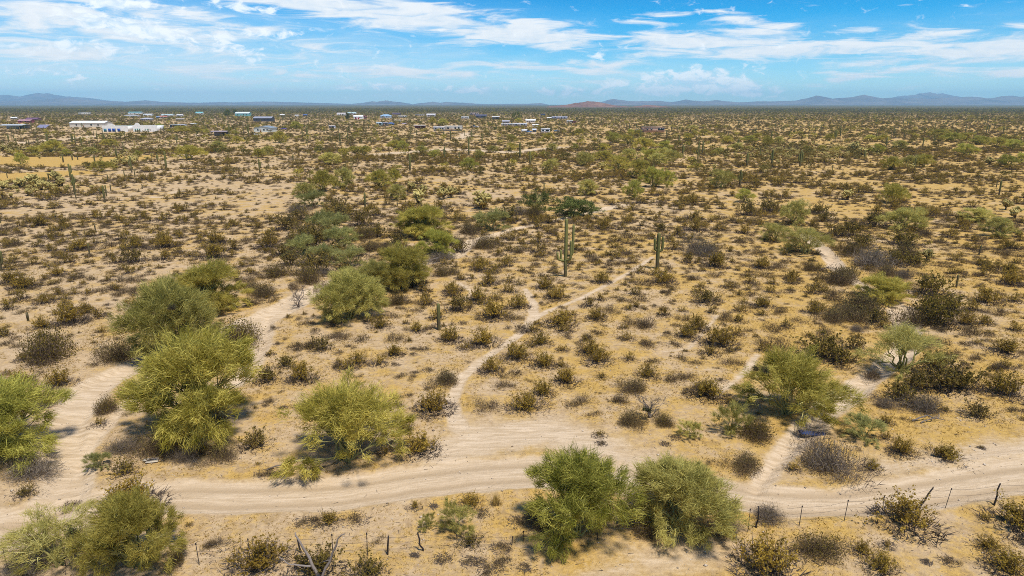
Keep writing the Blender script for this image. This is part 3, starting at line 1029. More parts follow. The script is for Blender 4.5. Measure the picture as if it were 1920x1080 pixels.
PV = [palo_verde(101, lobes=17), palo_verde(102, lobes=16, Hh=4.9, gap=0.2), palo_verde(103, lobes=14, R=3.6, Hh=4.2, gap=0.40), palo_verde(104, lobes=17, skirt=1.0, mat='pv_pale', gap=0.18),
      palo_verde(105, lobes=15, Hh=5.0, mat='pv_bright'), palo_verde(106, lobes=16, Hh=4.6, mat='pv_bright', skirt=1.0)]
PV_SPARSE = [palo_verde(111, lobes=11, sprays=22, twigs=34, gap=0.38, mat='pv_pale', Hh=4.0), palo_verde(112, lobes=12, sprays=26, twigs=36, gap=0.3, mat='pv_pale', Hh=4.4)]
PV_MID = [palo_verde(120 + i, lobes=13, sprays=24, twigs=24, tw=0.065, tl=0.66, mat=m, branch=True, skirt=s, Hh=hh) for i, (m, s, hh) in enumerate(
    [('pv_twig', 0.8, 4.4), ('pv_pale', 0.9, 4.2), ('pv_bright', 0.7, 4.8), ('pv_twig', 0.5, 4.8), ('pv_pale', 0.6, 4.5), ('pv_bright', 0.9, 4.4)])]
SHRUB = [palo_verde(131, lobes=7, sprays=18, twigs=40, tw=0.05, tl=0.9, mat='pv_pale', Hh=4.2, skirt=1.0), palo_verde(132, lobes=7, sprays=18, twigs=40, tw=0.05, tl=0.9, mat='grey_green', Hh=3.8, skirt=1.0)]
IRON = [palo_verde(141, lobes=11, sprays=34, twigs=22, tw=0.02, tl=0.5, mat='iron', leaf=0.11, Hh=4.2, skirt=0.9), palo_verde(142, lobes=9, sprays=24, twigs=20, tw=0.03, tl=0.5, mat='iron', leaf=0.10, Hh=4.0, gap=0.25, skirt=0.8)]
CREO = [creosote(201 + i, stems=46, leaves=44, spread=s, leaf=0.036, mound=620, lift=0.16) for i, s in enumerate((0.8, 1.0, 1.15, 0.9))]
CREO_SM = [creosote(211 + i, stems=24, leaves=26, spread=s, leaf=0.048, mound=340, sw=0.026, lift=0.16) for i, s in enumerate((0.9, 1.1, 1.25, 1.0, 0.8))]
OLIVE = [creosote(221 + i, stems=46, leaves=26, spread=1.3, leaf=0.045, mat='creo_dark', mound=320, lift=0.25, h=1.1, sw=0.02) for i in range(3)]
BURS = [mound_bush(231 + i, lumps=l) for i, l in enumerate((4, 5, 3, 6))]
BURS_SM = [mound_bush(241 + i, n=300, nleaf=150, tw=0.026, leaf=0.032, lumps=l) for i, l in enumerate((3, 4, 2, 5, 3))]
BRUSH = [mound_bush(251 + i, n=2600, r=2.0, h=1.35, tl=0.62, tw=0.020, mats=('dead', 'burs_leaf'), leaf=0.03, nleaf=1100, lumps=8, wild=0.95) for i in range(2)]
DARKB = [mound_bush(261 + i, n=2400, r=2.0, h=1.3, tl=0.55, tw=0.022, mats=('burs', ('creo_dark', 'burs_leaf')[i % 2]), leaf=0.05, nleaf=1700, lumps=9, wild=0.8) for i in range(4)]
BARE = [bare_tree(271), bare_tree(272, R=1.4, Hh=1.5, n=7, twn=16, mat='dead')]
GRASS = [grass_clump(281)]
CHOL = [cholla(291), cholla(292), cholla(293)]
print("protos done")

# ------------------------------------------------------------------ placing plants
def extent(ms):
    v = []
    for m in ms:
        a = np.empty(len(m.vertices) * 3, np.float32)
        m.vertices.foreach_get('co', a)
        v.append(a.reshape(-1, 3))
    v = np.concatenate(v)
    r = np.percentile(np.abs(v[:, :2]), 99.0)
    return 2 * r, float(np.percentile(v[:, 2], 99.8))


_ext = {}


def ext_of(pair):
    k = pair[0].name
    if k not in _ext:
        _ext[k] = extent(pair)
    return _ext[k]


def joined(name, meshes):
    """one mesh out of several, materials and tint kept (for the scattered ground cover)"""
    B = Buf()
    mats = []
    for me in meshes:
        v = np.empty(len(me.vertices) * 3, np.float32)
        me.vertices.foreach_get('co', v)
        f = np.empty(len(me.polygons) * 3, np.int32)
        me.loops.foreach_get('vertex_index', f)
        t = np.empty(len(me.vertices), np.float32)
        me.attributes['tint'].data.foreach_get('value', t)
        B.add(v.reshape(-1, 3), f.reshape(-1, 3), len(mats), t)
        mats.append(me.materials[0])
    return B.build(name, mats)


RECS = []      # things whose label is worked out from where they stand
MARKS = []     # (phrase, x, y): things one can find in the photo
prng = random.Random(5)


def height_at(x, ytop, Y):
    d = ray(x, ytop)
    return CAM_H + d[2] * (Y / d[1])


def place(pair, name, x, y, w, top=None, hk=None, back=0.30, rz=None, cat='shrub', look=None, label=None, group=None, ref=None, sink=0.02):
    """a plant standing where its foot shows at photo pixel (x, y), w pixels wide, its top at pixel row top"""
    X, Y, mpp = gp(x, y)
    wid = w * mpp
    Y2 = Y + back * wid
    X2 = X * Y2 / Y
    wid *= Y2 / Y
    pw, ph = ext_of(pair)
    if top is not None:
        h = max(0.2, height_at(x, top, Y2 + 0.06 * wid))
    else:
        h = wid * hk
    sx, sz = wid / pw, h / ph
    root = empty(name, (X2, Y2, gz(X2, Y2) - sink), prng.uniform(0, 6.28) if rz is None else rz)
    root.scale = (sx, sx, sz)
    for me in pair:
        link(me.name.split('.')[0], me, root)
    finish(root, X2, Y2, cat, look, label, group, ref)
    return root


def finish(root, X, Y, cat, look=None, label=None, group=None, ref=None):
    root["category"] = cat
    if group:
        root["group"] = group
    if label:
        root["label"] = label
        if ref:
            MARKS.append((ref, X, Y))
    else:
        RECS.append((root, look, X, Y))


# --- trees one can tell apart: x, foot y, width, top y, prototype, label, how other labels refer to it
TREES = [
    (8, 892, 240, 722, PV[5], 'bright green palo verde cut by the left edge beside the sandy wash', 'the left-edge palo verde'),
    (376, 846, 226, 622, PV[0], 'largest yellow-green palo verde, between the sandy wash and the dirt road', 'the largest palo verde'),
    (655, 898, 222, 710, PV[2], 'broad loose palo verde on the road edge, left of the sandy clearing', 'the palo verde beside the clearing'),
    (325, 682, 150, 528, PV[3], 'olive palo verde holding a dark clump, behind the largest palo verde', 'the clump-holding palo verde'),
    (392, 592, 122, 488, PV[1], 'yellow-green palo verde at the back of the clump-holding tree', 'the rear left palo verde'),
    (658, 608, 120, 508, PV[3], 'round palo verde on the wash bank, left of the short lone saguaro', 'the round wash-bank palo verde'),
    (755, 548, 104, 459, PV[1], 'taller palo verde behind the round one on the wash bank', 'the taller wash-bank palo verde'),
    (704, 553, 74, 488, PV[3], 'small pale palo verde squeezed between the round and the taller one', None),
    (818, 481, 68, 432, PV[4], 'bright palo verde with dead branches at its foot beside the wash', 'the bright wash-bank palo verde'),
    (790, 448, 97, 386, PV[1], 'wide palo verde just beyond the bright one with dead branches', None),
    (1082, 1038, 198, 845, PV[5], 'tall feathery palo verde by the fence, left one of the front pair', 'the left front palo verde'),
    (1272, 1026, 188, 862, PV[3], 'drooping grey-skirted palo verde by the fence, right one of the front pair', 'the right front palo verde'),
    (262, 1098, 160, 925, PV[0], 'palo verde in the bottom left corner in front of the road', 'the bottom left palo verde'),
    (118, 1092, 170, 962, PV_SPARSE[1], 'sparse grey-green palo verde left of the bottom left palo verde', None),
    (1470, 806, 182, 656, PV[2], 'spreading palo verde leaning over the blue mattress in the wash', 'the palo verde over the mattress'),
    (1688, 716, 150, 604, PV_SPARSE[0], 'sparse pale palo verde with bare lower branches beside the right wash', 'the sparse pale palo verde'),
    (1653, 570, 90, 513, PV[1], 'dense round yellow-green palo verde among dark brush on the right', 'the dense right palo verde'),
    (1508, 480, 86, 425, PV_SPARSE[1], 'grey-green palo verde with grey limbs above the right wash', 'the grey-limbed palo verde'),
    (1452, 455, 56, 419, PV_SPARSE[1], 'small pale palo verde left of the grey-limbed one', None),
    (1486, 424, 50, 376, PV_MID[4], 'upright pale palo verde behind the grey-limbed one', None),
    (1690, 434, 78, 388, PV_MID[4], 'umbrella-shaped palo verde on a dark trunk in the right middle distance', 'the umbrella-shaped palo verde'),
    (1870, 449, 60, 411, PV_MID[1], 'low pale palo verde near the right edge with nothing beside it', 'the low right-edge palo verde'),
    (1828, 418, 60, 392, PV_MID[1], None, None), (1672, 383, 50, 346, PV_MID[0], None, None),
    (1076, 408, 82, 369, IRON[0], 'dark green ironwood tree behind the tall many-armed saguaro', 'the dark green ironwood'),
    (1006, 398, 62, 358, IRON[1], 'grey-green tree left of the dark green ironwood', None),
    (1101, 368, 36, 339, PV_MID[1], None, None), (1188, 375, 40, 340, PV_MID[2], 'vivid lime green palo verde at the wash bend', 'the vivid lime palo verde'),
    (1224, 352, 38, 317, PV_MID[2], None, None), (1250, 352, 28, 320, PV_MID[5], None, None), (1160, 322, 40, 294, PV_MID[3], None, None),
    (1198, 335, 42, 303, PV_MID[3], None, None), (1352, 354, 48, 318, PV_SPARSE[1], 'open-crowned tree with dark forked trunk beyond the wash bend', 'the open-crowned forked tree'),
    (1395, 381, 36, 357, PV_MID[2], None, None), (745, 377, 34, 348, PV_MID[1], None, None), (713, 354, 52, 321, PV_MID[0], None, None),
    (605, 360, 50, 320, PV_MID[0], None, None), (645, 355, 44, 316, PV_MID[1], None, None), (572, 370, 42, 344, PV_MID[4], None, None),
    (880, 319, 34, 296, PV_MID[2], None, None), (1031, 319, 30, 297, PV_MID[4], None, None), (355, 300, 58, 272, PV_MID[0], None, None),
    (190, 323, 46, 303, PV_MID[0], None, None), (40, 309, 24, 287, PV_MID[2], 'small lollipop-shaped tree alone on the golden field', 'the lollipop-shaped tree'),
    (1150, 268, 24, 252, PV_MID[2], None, None), (1177, 272, 24, 256, PV_MID[3], None, None), (1205, 283, 36, 262, PV_MID[0], None, None), (1246, 282, 26, 268, PV_MID[2], None, None),
    (1132, 282, 20, 273, PV_MID[3], None, None), (1178, 302, 28, 283, PV_MID[1], None, None), (1130, 302, 34, 287, PV_MID[0], None, None), (1218, 302, 34, 281, PV_MID[5], None, None),
    (1242, 300, 30, 280, PV_MID[1], None, None), (1262, 305, 28, 284, PV_MID[4], None, None), (1233, 310, 34, 292, PV_MID[1], None, None), (1098, 312, 26, 288, PV_MID[4], None, None),
    (1195, 257, 16, 247, PV_MID[3], None, None), (1182, 254, 14, 246, PV_MID[2], None, None),
    (1808, 292, 42, 270, PV_MID[2], None, None), (1670, 320, 38, 294, PV_MID[0], None, None), (1704, 313, 36, 291, PV_MID[4], None, None), (1732, 314, 42, 290, PV_MID[0], None, None), (1886, 313, 34, 290, PV_MID[2], None, None),
    (1915, 305, 28, 286, PV_MID[5], None, None), (1785, 266, 40, 250, PV_MID[2], None, None), (1810, 264, 34, 249, PV_MID[3], None, None), (1760, 257, 40, 243, PV_MID[0], None, None), (1838, 272, 40, 256, PV_MID[2], None, None), (1872, 276, 44, 258, PV_MID[0], None, None), (1900, 280, 40, 262, PV_MID[2], None, None),
    (1645, 289, 28, 271, PV_MID[2], None, None), (1655, 266, 28, 254, PV_MID[0], None, None), (1686, 280, 28, 264, PV_MID[1], None, None), (1632, 264, 24, 254, PV_MID[2], None, None),
    (740, 345, 24, 320, PV_MID[0], None, None), (485, 297, 24, 280, PV_MID[0], None, None), (620, 310, 40, 287, PV_MID[1], None, None), (665, 288, 30, 276, PV_MID[3], None, None), (685, 290, 26, 275, PV_MID[0], None, None),
    (790, 290, 26, 274, PV_MID[1], None, None), (815, 296, 24, 281, PV_MID[5], None, None), (740, 280, 28, 264, PV_MID[0], None, None), (755, 281, 22, 265, PV_MID[2], None, None), (525, 268, 32, 247, PV_MID[0], None, None), (555, 243, 24, 229, PV_MID[2], None, None),
    (445, 270, 22, 256, PV_MID[0], None, None), (410, 283, 30, 265, PV_MID[1], None, None), (100, 287, 44, 264, PV_MID[0], None, None), (65, 292, 24, 276, PV_MID[3], None, None), (125, 292, 20, 281, PV_MID[2], None, None), (205, 275, 36, 262, PV_MID[0], None, None), (170, 290, 30, 277, PV_MID[1], None, None),
    (260, 294, 16, 283, PV_MID[2], None, None), (303, 246, 16, 232, PV_MID[5], None, None), (342, 250, 34, 237, PV_MID[0], None, None), (370, 251, 24, 239, PV_MID[3], None, None), (388, 252, 10, 242, PV_MID[2], None, None), (430, 254, 20, 240, PV_MID[0], None, None), (440, 253, 16, 246, PV_MID[2], None, None), (500, 292, 26, 275, PV_MID[4], None, None),
    (958, 284, 24, 268, PV_MID[3], None, None), (925, 285, 20, 274, PV_MID[1], None, None), (900, 297, 18, 281, PV_MID[4], None, None), (1078, 281, 14, 270, PV_MID[2], None, None), (1036, 284, 20, 270, PV_MID[1], None, None), (1030, 264, 24, 250, PV_MID[0], None, None), (1085, 254, 22, 242, PV_MID[0], None, None), (960, 266, 20, 253, PV_MID[4], None, None),
    (830, 236, 20, 224, PV_MID[2], None, None), (812, 233, 14, 222, PV_MID[0], None, None), (968, 226, 18, 210, IRON[1], None, None), (972, 230, 14, 222, PV_MID[5], None, None), (652, 224, 8, 213, IRON[0], None, None), (427, 218, 12, 207, IRON[0], None, None), (441, 214, 8, 206, IRON[0], None, None),
    (1440, 275, 26, 258, PV_MID[0], None, None), (1405, 268, 30, 255, PV_MID[2], None, None), (1380, 282, 26, 268, PV_MID[4], None, None), (1362, 270, 24, 256, PV_MID[0], None, None), (1420, 262, 22, 250, PV_MID[3], None, None), (1460, 270, 20, 257, PV_MID[1], None, None), (1555, 265, 22, 252, PV_MID[0], None, None),
    (1320, 255, 20, 243, PV_MID[3], None, None), (1300, 246, 18, 236, PV_MID[1], None, None), (1290, 262, 22, 251, PV_MID[0], None, None), (1345, 290, 18, 278, PV_MID[4], None, None), (1715, 500, 58, 476, OLIVE[0], None, None),
]


def tree_look(pair, w):
    m = pair[1].materials[0].name
    c = {'palo_verde_twig': 'olive palo verde', 'palo_verde_fresh_twig': 'bright green palo verde', 'palo_verde_pale_twig': 'pale green palo verde', 'ironwood_leaf': 'dark green tree'}.get(m, 'olive shrub')
    return c


for (x, y, w, top, pr, lab, ref) in TREES:
    far = y < 330
    if 1095 < x < 1290 and 250 < y < 356:
        w, top = w * 1.22, top - 3
    place(pr, 'palo_verde_tree' if pr not in IRON else 'ironwood_tree', x, y, w * 1.06, top - (2 if far else 4), back=0.32, cat='tree', look=tree_look(pr, w), label=lab, ref=ref,
          group='palo verde trees on the desert flat')

# --- saguaros
SAG = [  # x, foot y, top y, arms (z0, angle, reach, top z) as fractions of height, label, reference
    (1060, 517, 407, [(0.29, 3.25, 0.72, 0.44), (0.27, 3.0, 0.42, 0.47), (0.37, 0.1, 0.62, 0.90), (0.30, -0.6, 0.50, 0.64)], 'tall saguaro with several upright arms and brown lower trunk', 'the tall many-armed saguaro'),
    (1232, 503, 435, [(0.52, 3.2, 0.42, 0.86), (0.50, 0.0, 0.50, 0.90)], 'saguaro with two short arms forming a fork, beside the footpath end', 'the two-armed saguaro'),
    (823, 617, 566, [], 'short lone armless saguaro standing in the open left of the footpath', 'the short lone saguaro'),
    (168, 476, 455, [], 'short stubby saguaro on the open left flat, nearest of the stubby ones', 'the stubby left saguaro'),
    (306, 459, 436, [], 'dark short saguaro in a bush on the left flat', 'the dark saguaro in a bush'),
    (2, 507, 462, [(0.30, 0.1, 0.5, 0.85)], 'armed saguaro cut by the left edge', 'the saguaro at the left edge'),
    (179, 433, 420, [], None, None), (105, 412, 401, [], None, None), (141, 364, 326, [(0.5, 2.9, 0.35, 0.72), (0.55, 0.2, 0.35, 0.8)], None, None), (133, 338, 307, [(0.45, 0.2, 0.45, 0.9)], 'saguaro with one close arm on the golden field edge', 'the golden-field saguaro'),
    (143, 374, 361, [], None, None), (197, 380, 347, [], None, None), (200, 368, 346, [], None, None), (188, 366, 351, [], None, None), (208, 358, 344, [], None, None), (203, 342, 327, [], None, None), (234, 335, 320, [], None, None),
    (253, 331, 316, [], None, None), (286, 338, 326, [], None, None), (312, 317, 284, [], None, None), (267, 354, 344, [(0.4, 0.3, 0.3, 0.8)], None, None), (93, 345, 327, [], None, None), (85, 349, 331, [], None, None), (1, 418, 400, [], None, None),
    (21, 326, 316, [], None, None), (14, 334, 323, [], None, None), (59, 320, 312, [], None, None), (119, 305, 289, [], None, None), (136, 301, 289, [], None, None), (146, 300, 290, [], None, None), (178, 306, 292, [], None, None), (296, 305, 290, [(0.4, 0.3, 0.4, 0.9), (0.45, 3.0, 0.4, 0.9)], None, None),
    (685, 391, 360, [], 'slim armless saguaro beyond the brush thicket', 'the slim saguaro'), (1020, 360, 342, [], None, None), (1387, 350, 318, [(0.35, 0.2, 0.4, 0.8), (0.4, 3.0, 0.4, 0.7)], 'dark broken saguaro beyond the forked tree', 'the dark broken saguaro'),
    (1873, 366, 338, [], None, None), (1868, 352, 341, [], None, None), (1793, 538, 513, [], 'short barrel-shaped saguaro right of the dense round palo verde', 'the barrel-shaped saguaro'), (1835, 479, 460, [], 'short leaning saguaro on the right flat', 'the short leaning saguaro'), (1835, 338, 327, [], None, None),
    (1500, 312, 281, [(0.3, 0.1, 0.5, 0.9), (0.35, 3.0, 0.5, 0.8), (0.3, 1.6, 0.4, 0.75)], None, None), (1400, 312, 287, [(0.4, 0.2, 0.4, 0.85)], None, None), (1447, 312, 280, [(0.45, 3.1, 0.4, 0.8)], None, None), (1566, 262, 243, [(0.3, 0.1, 0.5, 0.9), (0.3, 3.0, 0.5, 0.9)], None, None), (1575, 254, 236, [], None, None),
    (879, 290, 257, [], None, None), (975, 296, 267, [], None, None), (994, 310, 283, [], None, None), (769, 320, 289, [], None, None), (487, 323, 297, [(0.4, 0.2, 0.4, 0.8)], None, None), (550, 303, 290, [], None, None), (577, 261, 235, [(0.4, 3.0, 0.4, 0.8)], None, None),
    (467, 257, 232, [(0.4, 3.0, 0.5, 0.8)], None, None), (430, 256, 226, [(0.4, 0.1, 0.5, 0.8)], None, None), (136, 271, 250, [(0.4, 0.1, 0.4, 0.8)], None, None), (142, 270, 253, [], None, None), (153, 274, 256, [], None, None), (31, 272, 258, [], None, None), (50, 271, 261, [], None, None), (55, 272, 263, [], None, None), (72, 271, 258, [], None, None), (90, 264, 250, [], None, None), (17, 264, 253, [], None, None),
    (1280, 293, 270, [(0.4, 0.1, 0.4, 0.8)], None, None), (1310, 284, 264, [], None, None), (1317, 290, 264, [], None, None), (1730, 275, 258, [], None, None), (1643, 262, 244, [], None, None), (1620, 300, 281, [(0.4, 0.1, 0.4, 0.8)], None, None), (1825, 266, 252, [(0.4, 0.1, 0.4, 0.8)], None, None), (638, 272, 250, [], None, None), (655, 246, 230, [], None, None), (696, 272, 256, [], None, None),
    (16, 600, 582, [], 'tiny saguaro stub at the left edge of the flat', None), (1480, 258, 240, [], None, None), (1200, 262, 245, [(0.4, 0.1, 0.4, 0.8)], None, None), (904, 268, 250, [], None, None), (1108, 262, 247, [], None, None), (53, 602, 588, [], 'short dark stub of a post-like saguaro left of the golden creosotes', None), (745, 387, 379, [], None, None), (1180, 246, 232, [], None, None), (845, 262, 246, [], None, None),
]
SAG = [s for s in SAG if not (s[0] == 16)]
for (x, y, top, arms, lab, ref) in SAG:
    X, Y, mpp = gp(x, y)
    h = max(0.5, height_at(x, top, Y))
    r = min(0.26, max(0.11, 0.05 + 0.04 * h)) if lab or y > 320 else min(0.34, 0.16 + 0.03 * h)
    if x == 823:
        r = 0.17
    if x == 1060:
        r = 0.21
    parts = make_saguaro(h, r, [(z0 * h, a, o_ * min(1.0, h / 6) * 1.35, tz * h, r * 0.72) for z0, a, o_, tz in arms], prng.uniform(0.25, 0.75) if x != 1060 else 0.95)
    root = empty('saguaro', (X, Y, gz(X, Y) - 0.05))
    if x == 1835 and y == 479:
        root.rotation_euler = (0, rad(6), 0)
    for me in parts:
        link(me.name.split('.')[0], me, root)
    finish(root, X, Y, 'cactus', 'armed saguaro' if arms else ('short saguaro' if h < 3 else 'armless saguaro'), lab, 'saguaros on the desert flat', ref)

# --- chollas
CH = [(770, 361, 20), (783, 385, 28), (832, 375, 24), (845, 372, 22), (793, 363, 16), (907, 392, 36), (1903, 412, 24), (1590, 376, 20), (1737, 489, 22), (53, 368, 14), (22, 370, 9), (5, 357, 18), (38, 353, 20), (60, 350, 24), (80, 357, 22), (105, 345, 24), (118, 350, 18), (95, 356, 16), (1885, 394, 20), (1708, 322, 14), (1855, 310, 16), (1602, 286, 20), (1615, 292, 16),
      (20, 290, 12), (8, 284, 14), (218, 316, 18), (236, 312, 14), (250, 308, 16), (1340, 318, 10), (1130, 318, 14)]
for i, (x, y, w) in enumerate(CH):
    place(CHOL[i % 3], 'cholla_cactus', x, y, w * 1.05, hk=0.95, back=0.3, cat='cactus', look='pale spiny cholla', group='chollas on the desert flat')

# --- bushes: x, foot y, width; letters: C creosote, B grey bursage, O olive brush, D big dead brush, K dark brush, G green shrub, Y grey-green shrub, T bare tree, S straw clump
BUSH = """
C 83 575 36;C 40 566 30;C 17 585 32;B 40 590 26;C 113 557 26;C 140 555 23;C 80 617 42;C 130 611 58;C 163 590 36;B 200 547 36;B 230 554 42;B 270 548 32;C 248 572 32;B 202 573 16;B 228 614 34;K 95 690 150;K 217 686 84;B 37 652 26;D 83 770 62;C 113 730 52;C 40 733 54;K 200 777 52;C 187 797 26;B 243 724 24;D 240 853 74;Y 187 882 46;O 233 893 52;B 507 759 38;O 480 842 62;B 390 864 42;B 493 891 32;B 517 895 32;B 553 657 30;B 600 657 50;B 630 635 42;O 537 693 42;C 567 719 58;B 545 719 26;B 523 647 16;B 513 617 19;B 577 612 30;B 480 577 38;B 513 568 27;T 560 575 46;B 473 547 52;K 440 655 110
C 713 617 42;K 740 575 54;B 767 572 32;C 797 567 32;C 780 622 36;B 807 619 26;O 860 585 52;C 847 555 32;C 897 565 42;C 930 562 30;C 970 579 48;C 927 599 62;B 963 604 42;C 843 642 44;C 873 655 31;C 910 649 58;C 1050 615 62;C 1043 562 42;C 1103 577 34;B 977 624 23;C 1013 650 44;C 970 678 56;B 1060 635 28;B 1093 642 36;C 1107 669 46;C 1020 691 44;C 920 701 46;C 1060 723 52;B 945 730 42;C 1017 743 44;K 837 725 62;B 802 695 20;B 777 699 16;C 813 777 70;B 917 773 58;C 990 773 72;B 1085 763 58;C 787 856 70;B 743 642 42;C 737 670 38;C 710 687 34;B 742 685 16;C 673 686 42;B 633 690 34;B 635 665 17;B 793 657 26;B 773 655 16;B 775 665 15;B 560 659 34;O 603 662 48;B 643 640 38;B 677 642 34;B 530 765 15
C 1127 565 26;B 1143 589 48;B 1167 567 27;B 1197 567 34;C 1193 555 32;B 1248 550 23;O 1325 571 52;C 1310 550 27;C 1388 555 20;B 1262 564 13;B 1227 575 15;C 1280 585 22;C 1117 602 37;B 1190 616 48;B 1227 623 52;C 1243 595 30;B 1287 605 37;C 1307 623 44;B 1270 614 22;C 1288 638 44;B 1357 606 54;C 1390 586 33;C 1432 580 42;B 1463 593 35;C 1445 552 27;B 1450 625 50;C 1382 631 31;B 1453 659 70;C 1350 656 64;B 1260 653 33;B 1202 660 48;C 1175 642 32;B 1117 629 27;C 1098 642 20;C 1120 686 54;B 1092 659 27;C 1180 680 28;B 1222 684 26;B 1305 685 24;B 1372 691 48;C 1128 711 20;K 1183 743 64;B 1163 768 43;C 1213 713 43;B 1257 724 54;B 1290 715 38;C 1323 754 70;B 1353 717 16;T 1217 793 64;K 1187 806 62;K 1247 806 46;C 1123 822 22;B 1127 837 16;B 1247 839 17;B 1263 829 22;G 1293 833 50;G 1370 826 76;K 1395 898 78;K 1420 838 80
C 1527 593 43;B 1563 570 64;K 1590 605 98;D 1603 624 48;B 1547 634 50;O 1540 676 90;O 1573 685 64;B 1617 709 50;O 1600 657 44;K 1725 616 108;O 1787 586 64;O 1753 616 76;C 1810 612 43;B 1873 596 48;C 1847 610 35;C 1903 623 33;B 1820 637 54;B 1853 645 24;B 1810 650 22;C 1883 669 64;B 1785 673 43;B 1830 679 35;B 1802 693 33;B 1887 704 48;B 1862 713 35;C 1880 747 76;B 1907 776 33;O 1830 789 60;O 1773 740 108;O 1723 737 66;O 1687 760 76;D 1656 772 66;D 1730 776 84;C 1690 860 48;C 1660 829 27;C 1767 869 64;C 1632 888 38;C 1840 842 10;Y 1618 836 72;D 1540 912 172;B 1750 655 60;K 1690 640 60
B 132 945 32;B 410 1040 48;C 493 1088 116;B 567 985 32;B 595 987 32;C 618 985 44;B 670 980 34;C 883 952 42;S 930 950 29;B 903 967 27;B 813 950 13;G 857 1008 74;G 803 995 37;O 883 1029 48;B 940 1036 38;B 830 1053 30;B 877 1056 22;B 898 1058 24;B 940 1072 48;B 913 1080 32;B 983 1071 22;B 970 985 27;C 997 972 22;B 777 1042 13;D 1437 987 68;K 1533 1060 108;C 1617 1043 42;C 1437 1092 118;C 1697 1006 116;C 1907 1008 110;C 1853 1036 48;B 1777 1058 38;C 1650 1082 64;C 1663 1027 20;B 1737 1055 15;C 1887 1084 76;B 1915 1023 27;C 248 968 112;O 600 1090 90;O 690 1098 80;K 1010 1000 70;K 1210 1010 60;D 1360 1005 70;K 330 1070 60;D 60 1090 90;O 50 935 40;D 70 905 100
C 97 446 32;C 120 425 27;C 73 425 37;B 20 436 42;B 33 463 37;C 97 472 30;C 150 470 42;B 203 466 34;C 230 449 32;C 253 467 42;B 268 449 27;C 307 466 48;C 307 489 34;B 333 479 30;C 398 486 48;C 405 457 43;C 437 469 32;C 503 466 48;B 467 454 32;O 250 496 53;C 213 495 27;C 127 494 32;B 97 497 27;C 107 520 35;B 153 526 38;B 167 529 27;C 20 536 43;C 47 546 43;B 227 533 38;B 253 533 38;C 243 515 30;B 190 550 32;B 263 550 32
C 960 449 32;C 983 442 22;C 1010 430 32;C 1030 439 27;C 1013 454 30;B 1033 464 27;C 1013 474 34;B 973 477 37;B 1003 489 27;B 1005 500 24;B 1030 495 24;C 948 499 27;C 900 509 43;C 928 507 22;B 1008 520 27;B 1033 525 32;C 917 535 38;C 973 535 24;C 953 549 32;C 1020 542 38;B 1097 473 30;B 1103 490 38;B 1087 542 22;K 833 521 54;C 847 549 38;K 913 467 56;D 823 490 64;B 877 492 24;Y 920 436 64;B 860 455 22;K 697 473 44;K 643 493 35;O 670 483 44;O 590 517 70;K 555 546 38;K 520 525 66;D 610 516 33;Y 633 470 60;O 580 471 76;K 547 463 44;Y 627 443 56;D 597 416 44;O 677 426 44;O 710 446 50;O 570 446 54;O 537 433 54;Y 583 390 54;O 630 393 44;K 490 560 60;O 545 500 50;Y 650 455 50;K 610 545 40;K 470 530 40;K 575 535 60;O 620 490 60;Y 565 482 60;O 600 455 60;Y 655 505 56;Y 605 500 60;O 530 480 44;D 575 500 40;K 690 450 50;O 640 415 60;Y 600 440 56;O 560 415 44;K 720 470 40;D 560 400 50;O 745 460 40;K 410 690 60;O 500 720 50;K 300 860 90;D 350 872 80;K 420 868 70;K 1005 410 50;D 975 405 50;O 955 415 44;K 880 440 50;O 860 470 40;D 850 460 40
C 1133 429 38;C 1173 419 26;B 1190 434 26;O 1240 435 32;C 1305 412 32;B 1283 412 26;C 1333 417 24;B 1373 419 22;C 1350 435 32;C 1303 435 43;C 1273 442 30;C 1153 454 27;B 1180 449 30;B 1207 447 30;B 1190 462 32;B 1253 452 27;D 1318 484 108;C 1263 470 32;B 1393 459 32;C 1397 440 34;B 1142 499 38;C 1162 470 16;B 1180 480 32;B 1178 487 15;C 1220 492 12;C 1290 494 30;C 1200 512 30;C 1227 515 27;B 1257 507 27;B 1285 505 20;C 1340 502 48;B 1388 494 15;B 1417 479 43;B 1340 522 35;C 1430 505 43;B 1460 505 38;B 1477 495 30;C 1485 527 35;B 1307 530 35;B 1203 539 43;C 1243 533 48;C 1367 542 32;C 1407 535 30;B 1433 523 38;B 1250 549 20;C 1127 532 38;C 1523 553 30;K 1573 537 76;K 1520 510 43;B 1583 483 32;B 1560 466 27
D 1633 505 88;O 1693 463 66;O 1743 558 76;B 1780 505 34;B 1820 520 27;C 1853 506 34;C 1850 570 60;C 1890 516 38;B 1873 483 38;C 1893 536 43;B 1760 459 32;B 1750 445 43;C 1783 447 32;O 1617 463 54;O 1593 443 48;O 1547 416 43;O 1533 403 43;O 1437 400 43;K 1660 520 50;D 1690 525 60;B 1770 415 30;C 1720 410 34;C 1800 430 34;B 1840 455 30;C 1890 470 32;B 1730 525 30;O 1640 425 50;K 1600 480 50;B 1420 420 32;O 1400 405 40;B 1450 500 26;O 1570 445 44;K 1610 590 80;O 1640 610 60;K 1560 610 60;O 1745 590 70;D 1720 655 60;O 1760 700 70;O 1800 735 60;K 1700 490 60;O 1590 520 50;O 1680 500 50;
"""
LOOK = dict(C='olive-gold creosote bush', B='low grey bursage', O='dark olive bush', D='grey dead brush', K='dark twiggy bush', G='feathery green shrub', Y='grey-green shrub', T='bare leafless shrub', S='straw-coloured grass clump')
NAMES = dict(C='creosote_bush', B='bursage_bush', O='olive_bush', D='dead_brush', K='dark_bush', G='green_shrub', Y='grey_green_shrub', T='bare_shrub', S='grass_clump')
HK = dict(C=0.52, B=0.38, O=0.60, D=0.42, K=0.55, G=0.72, Y=0.66, T=0.8, S=0.9)
SPECIAL_H = {}
ci = 0
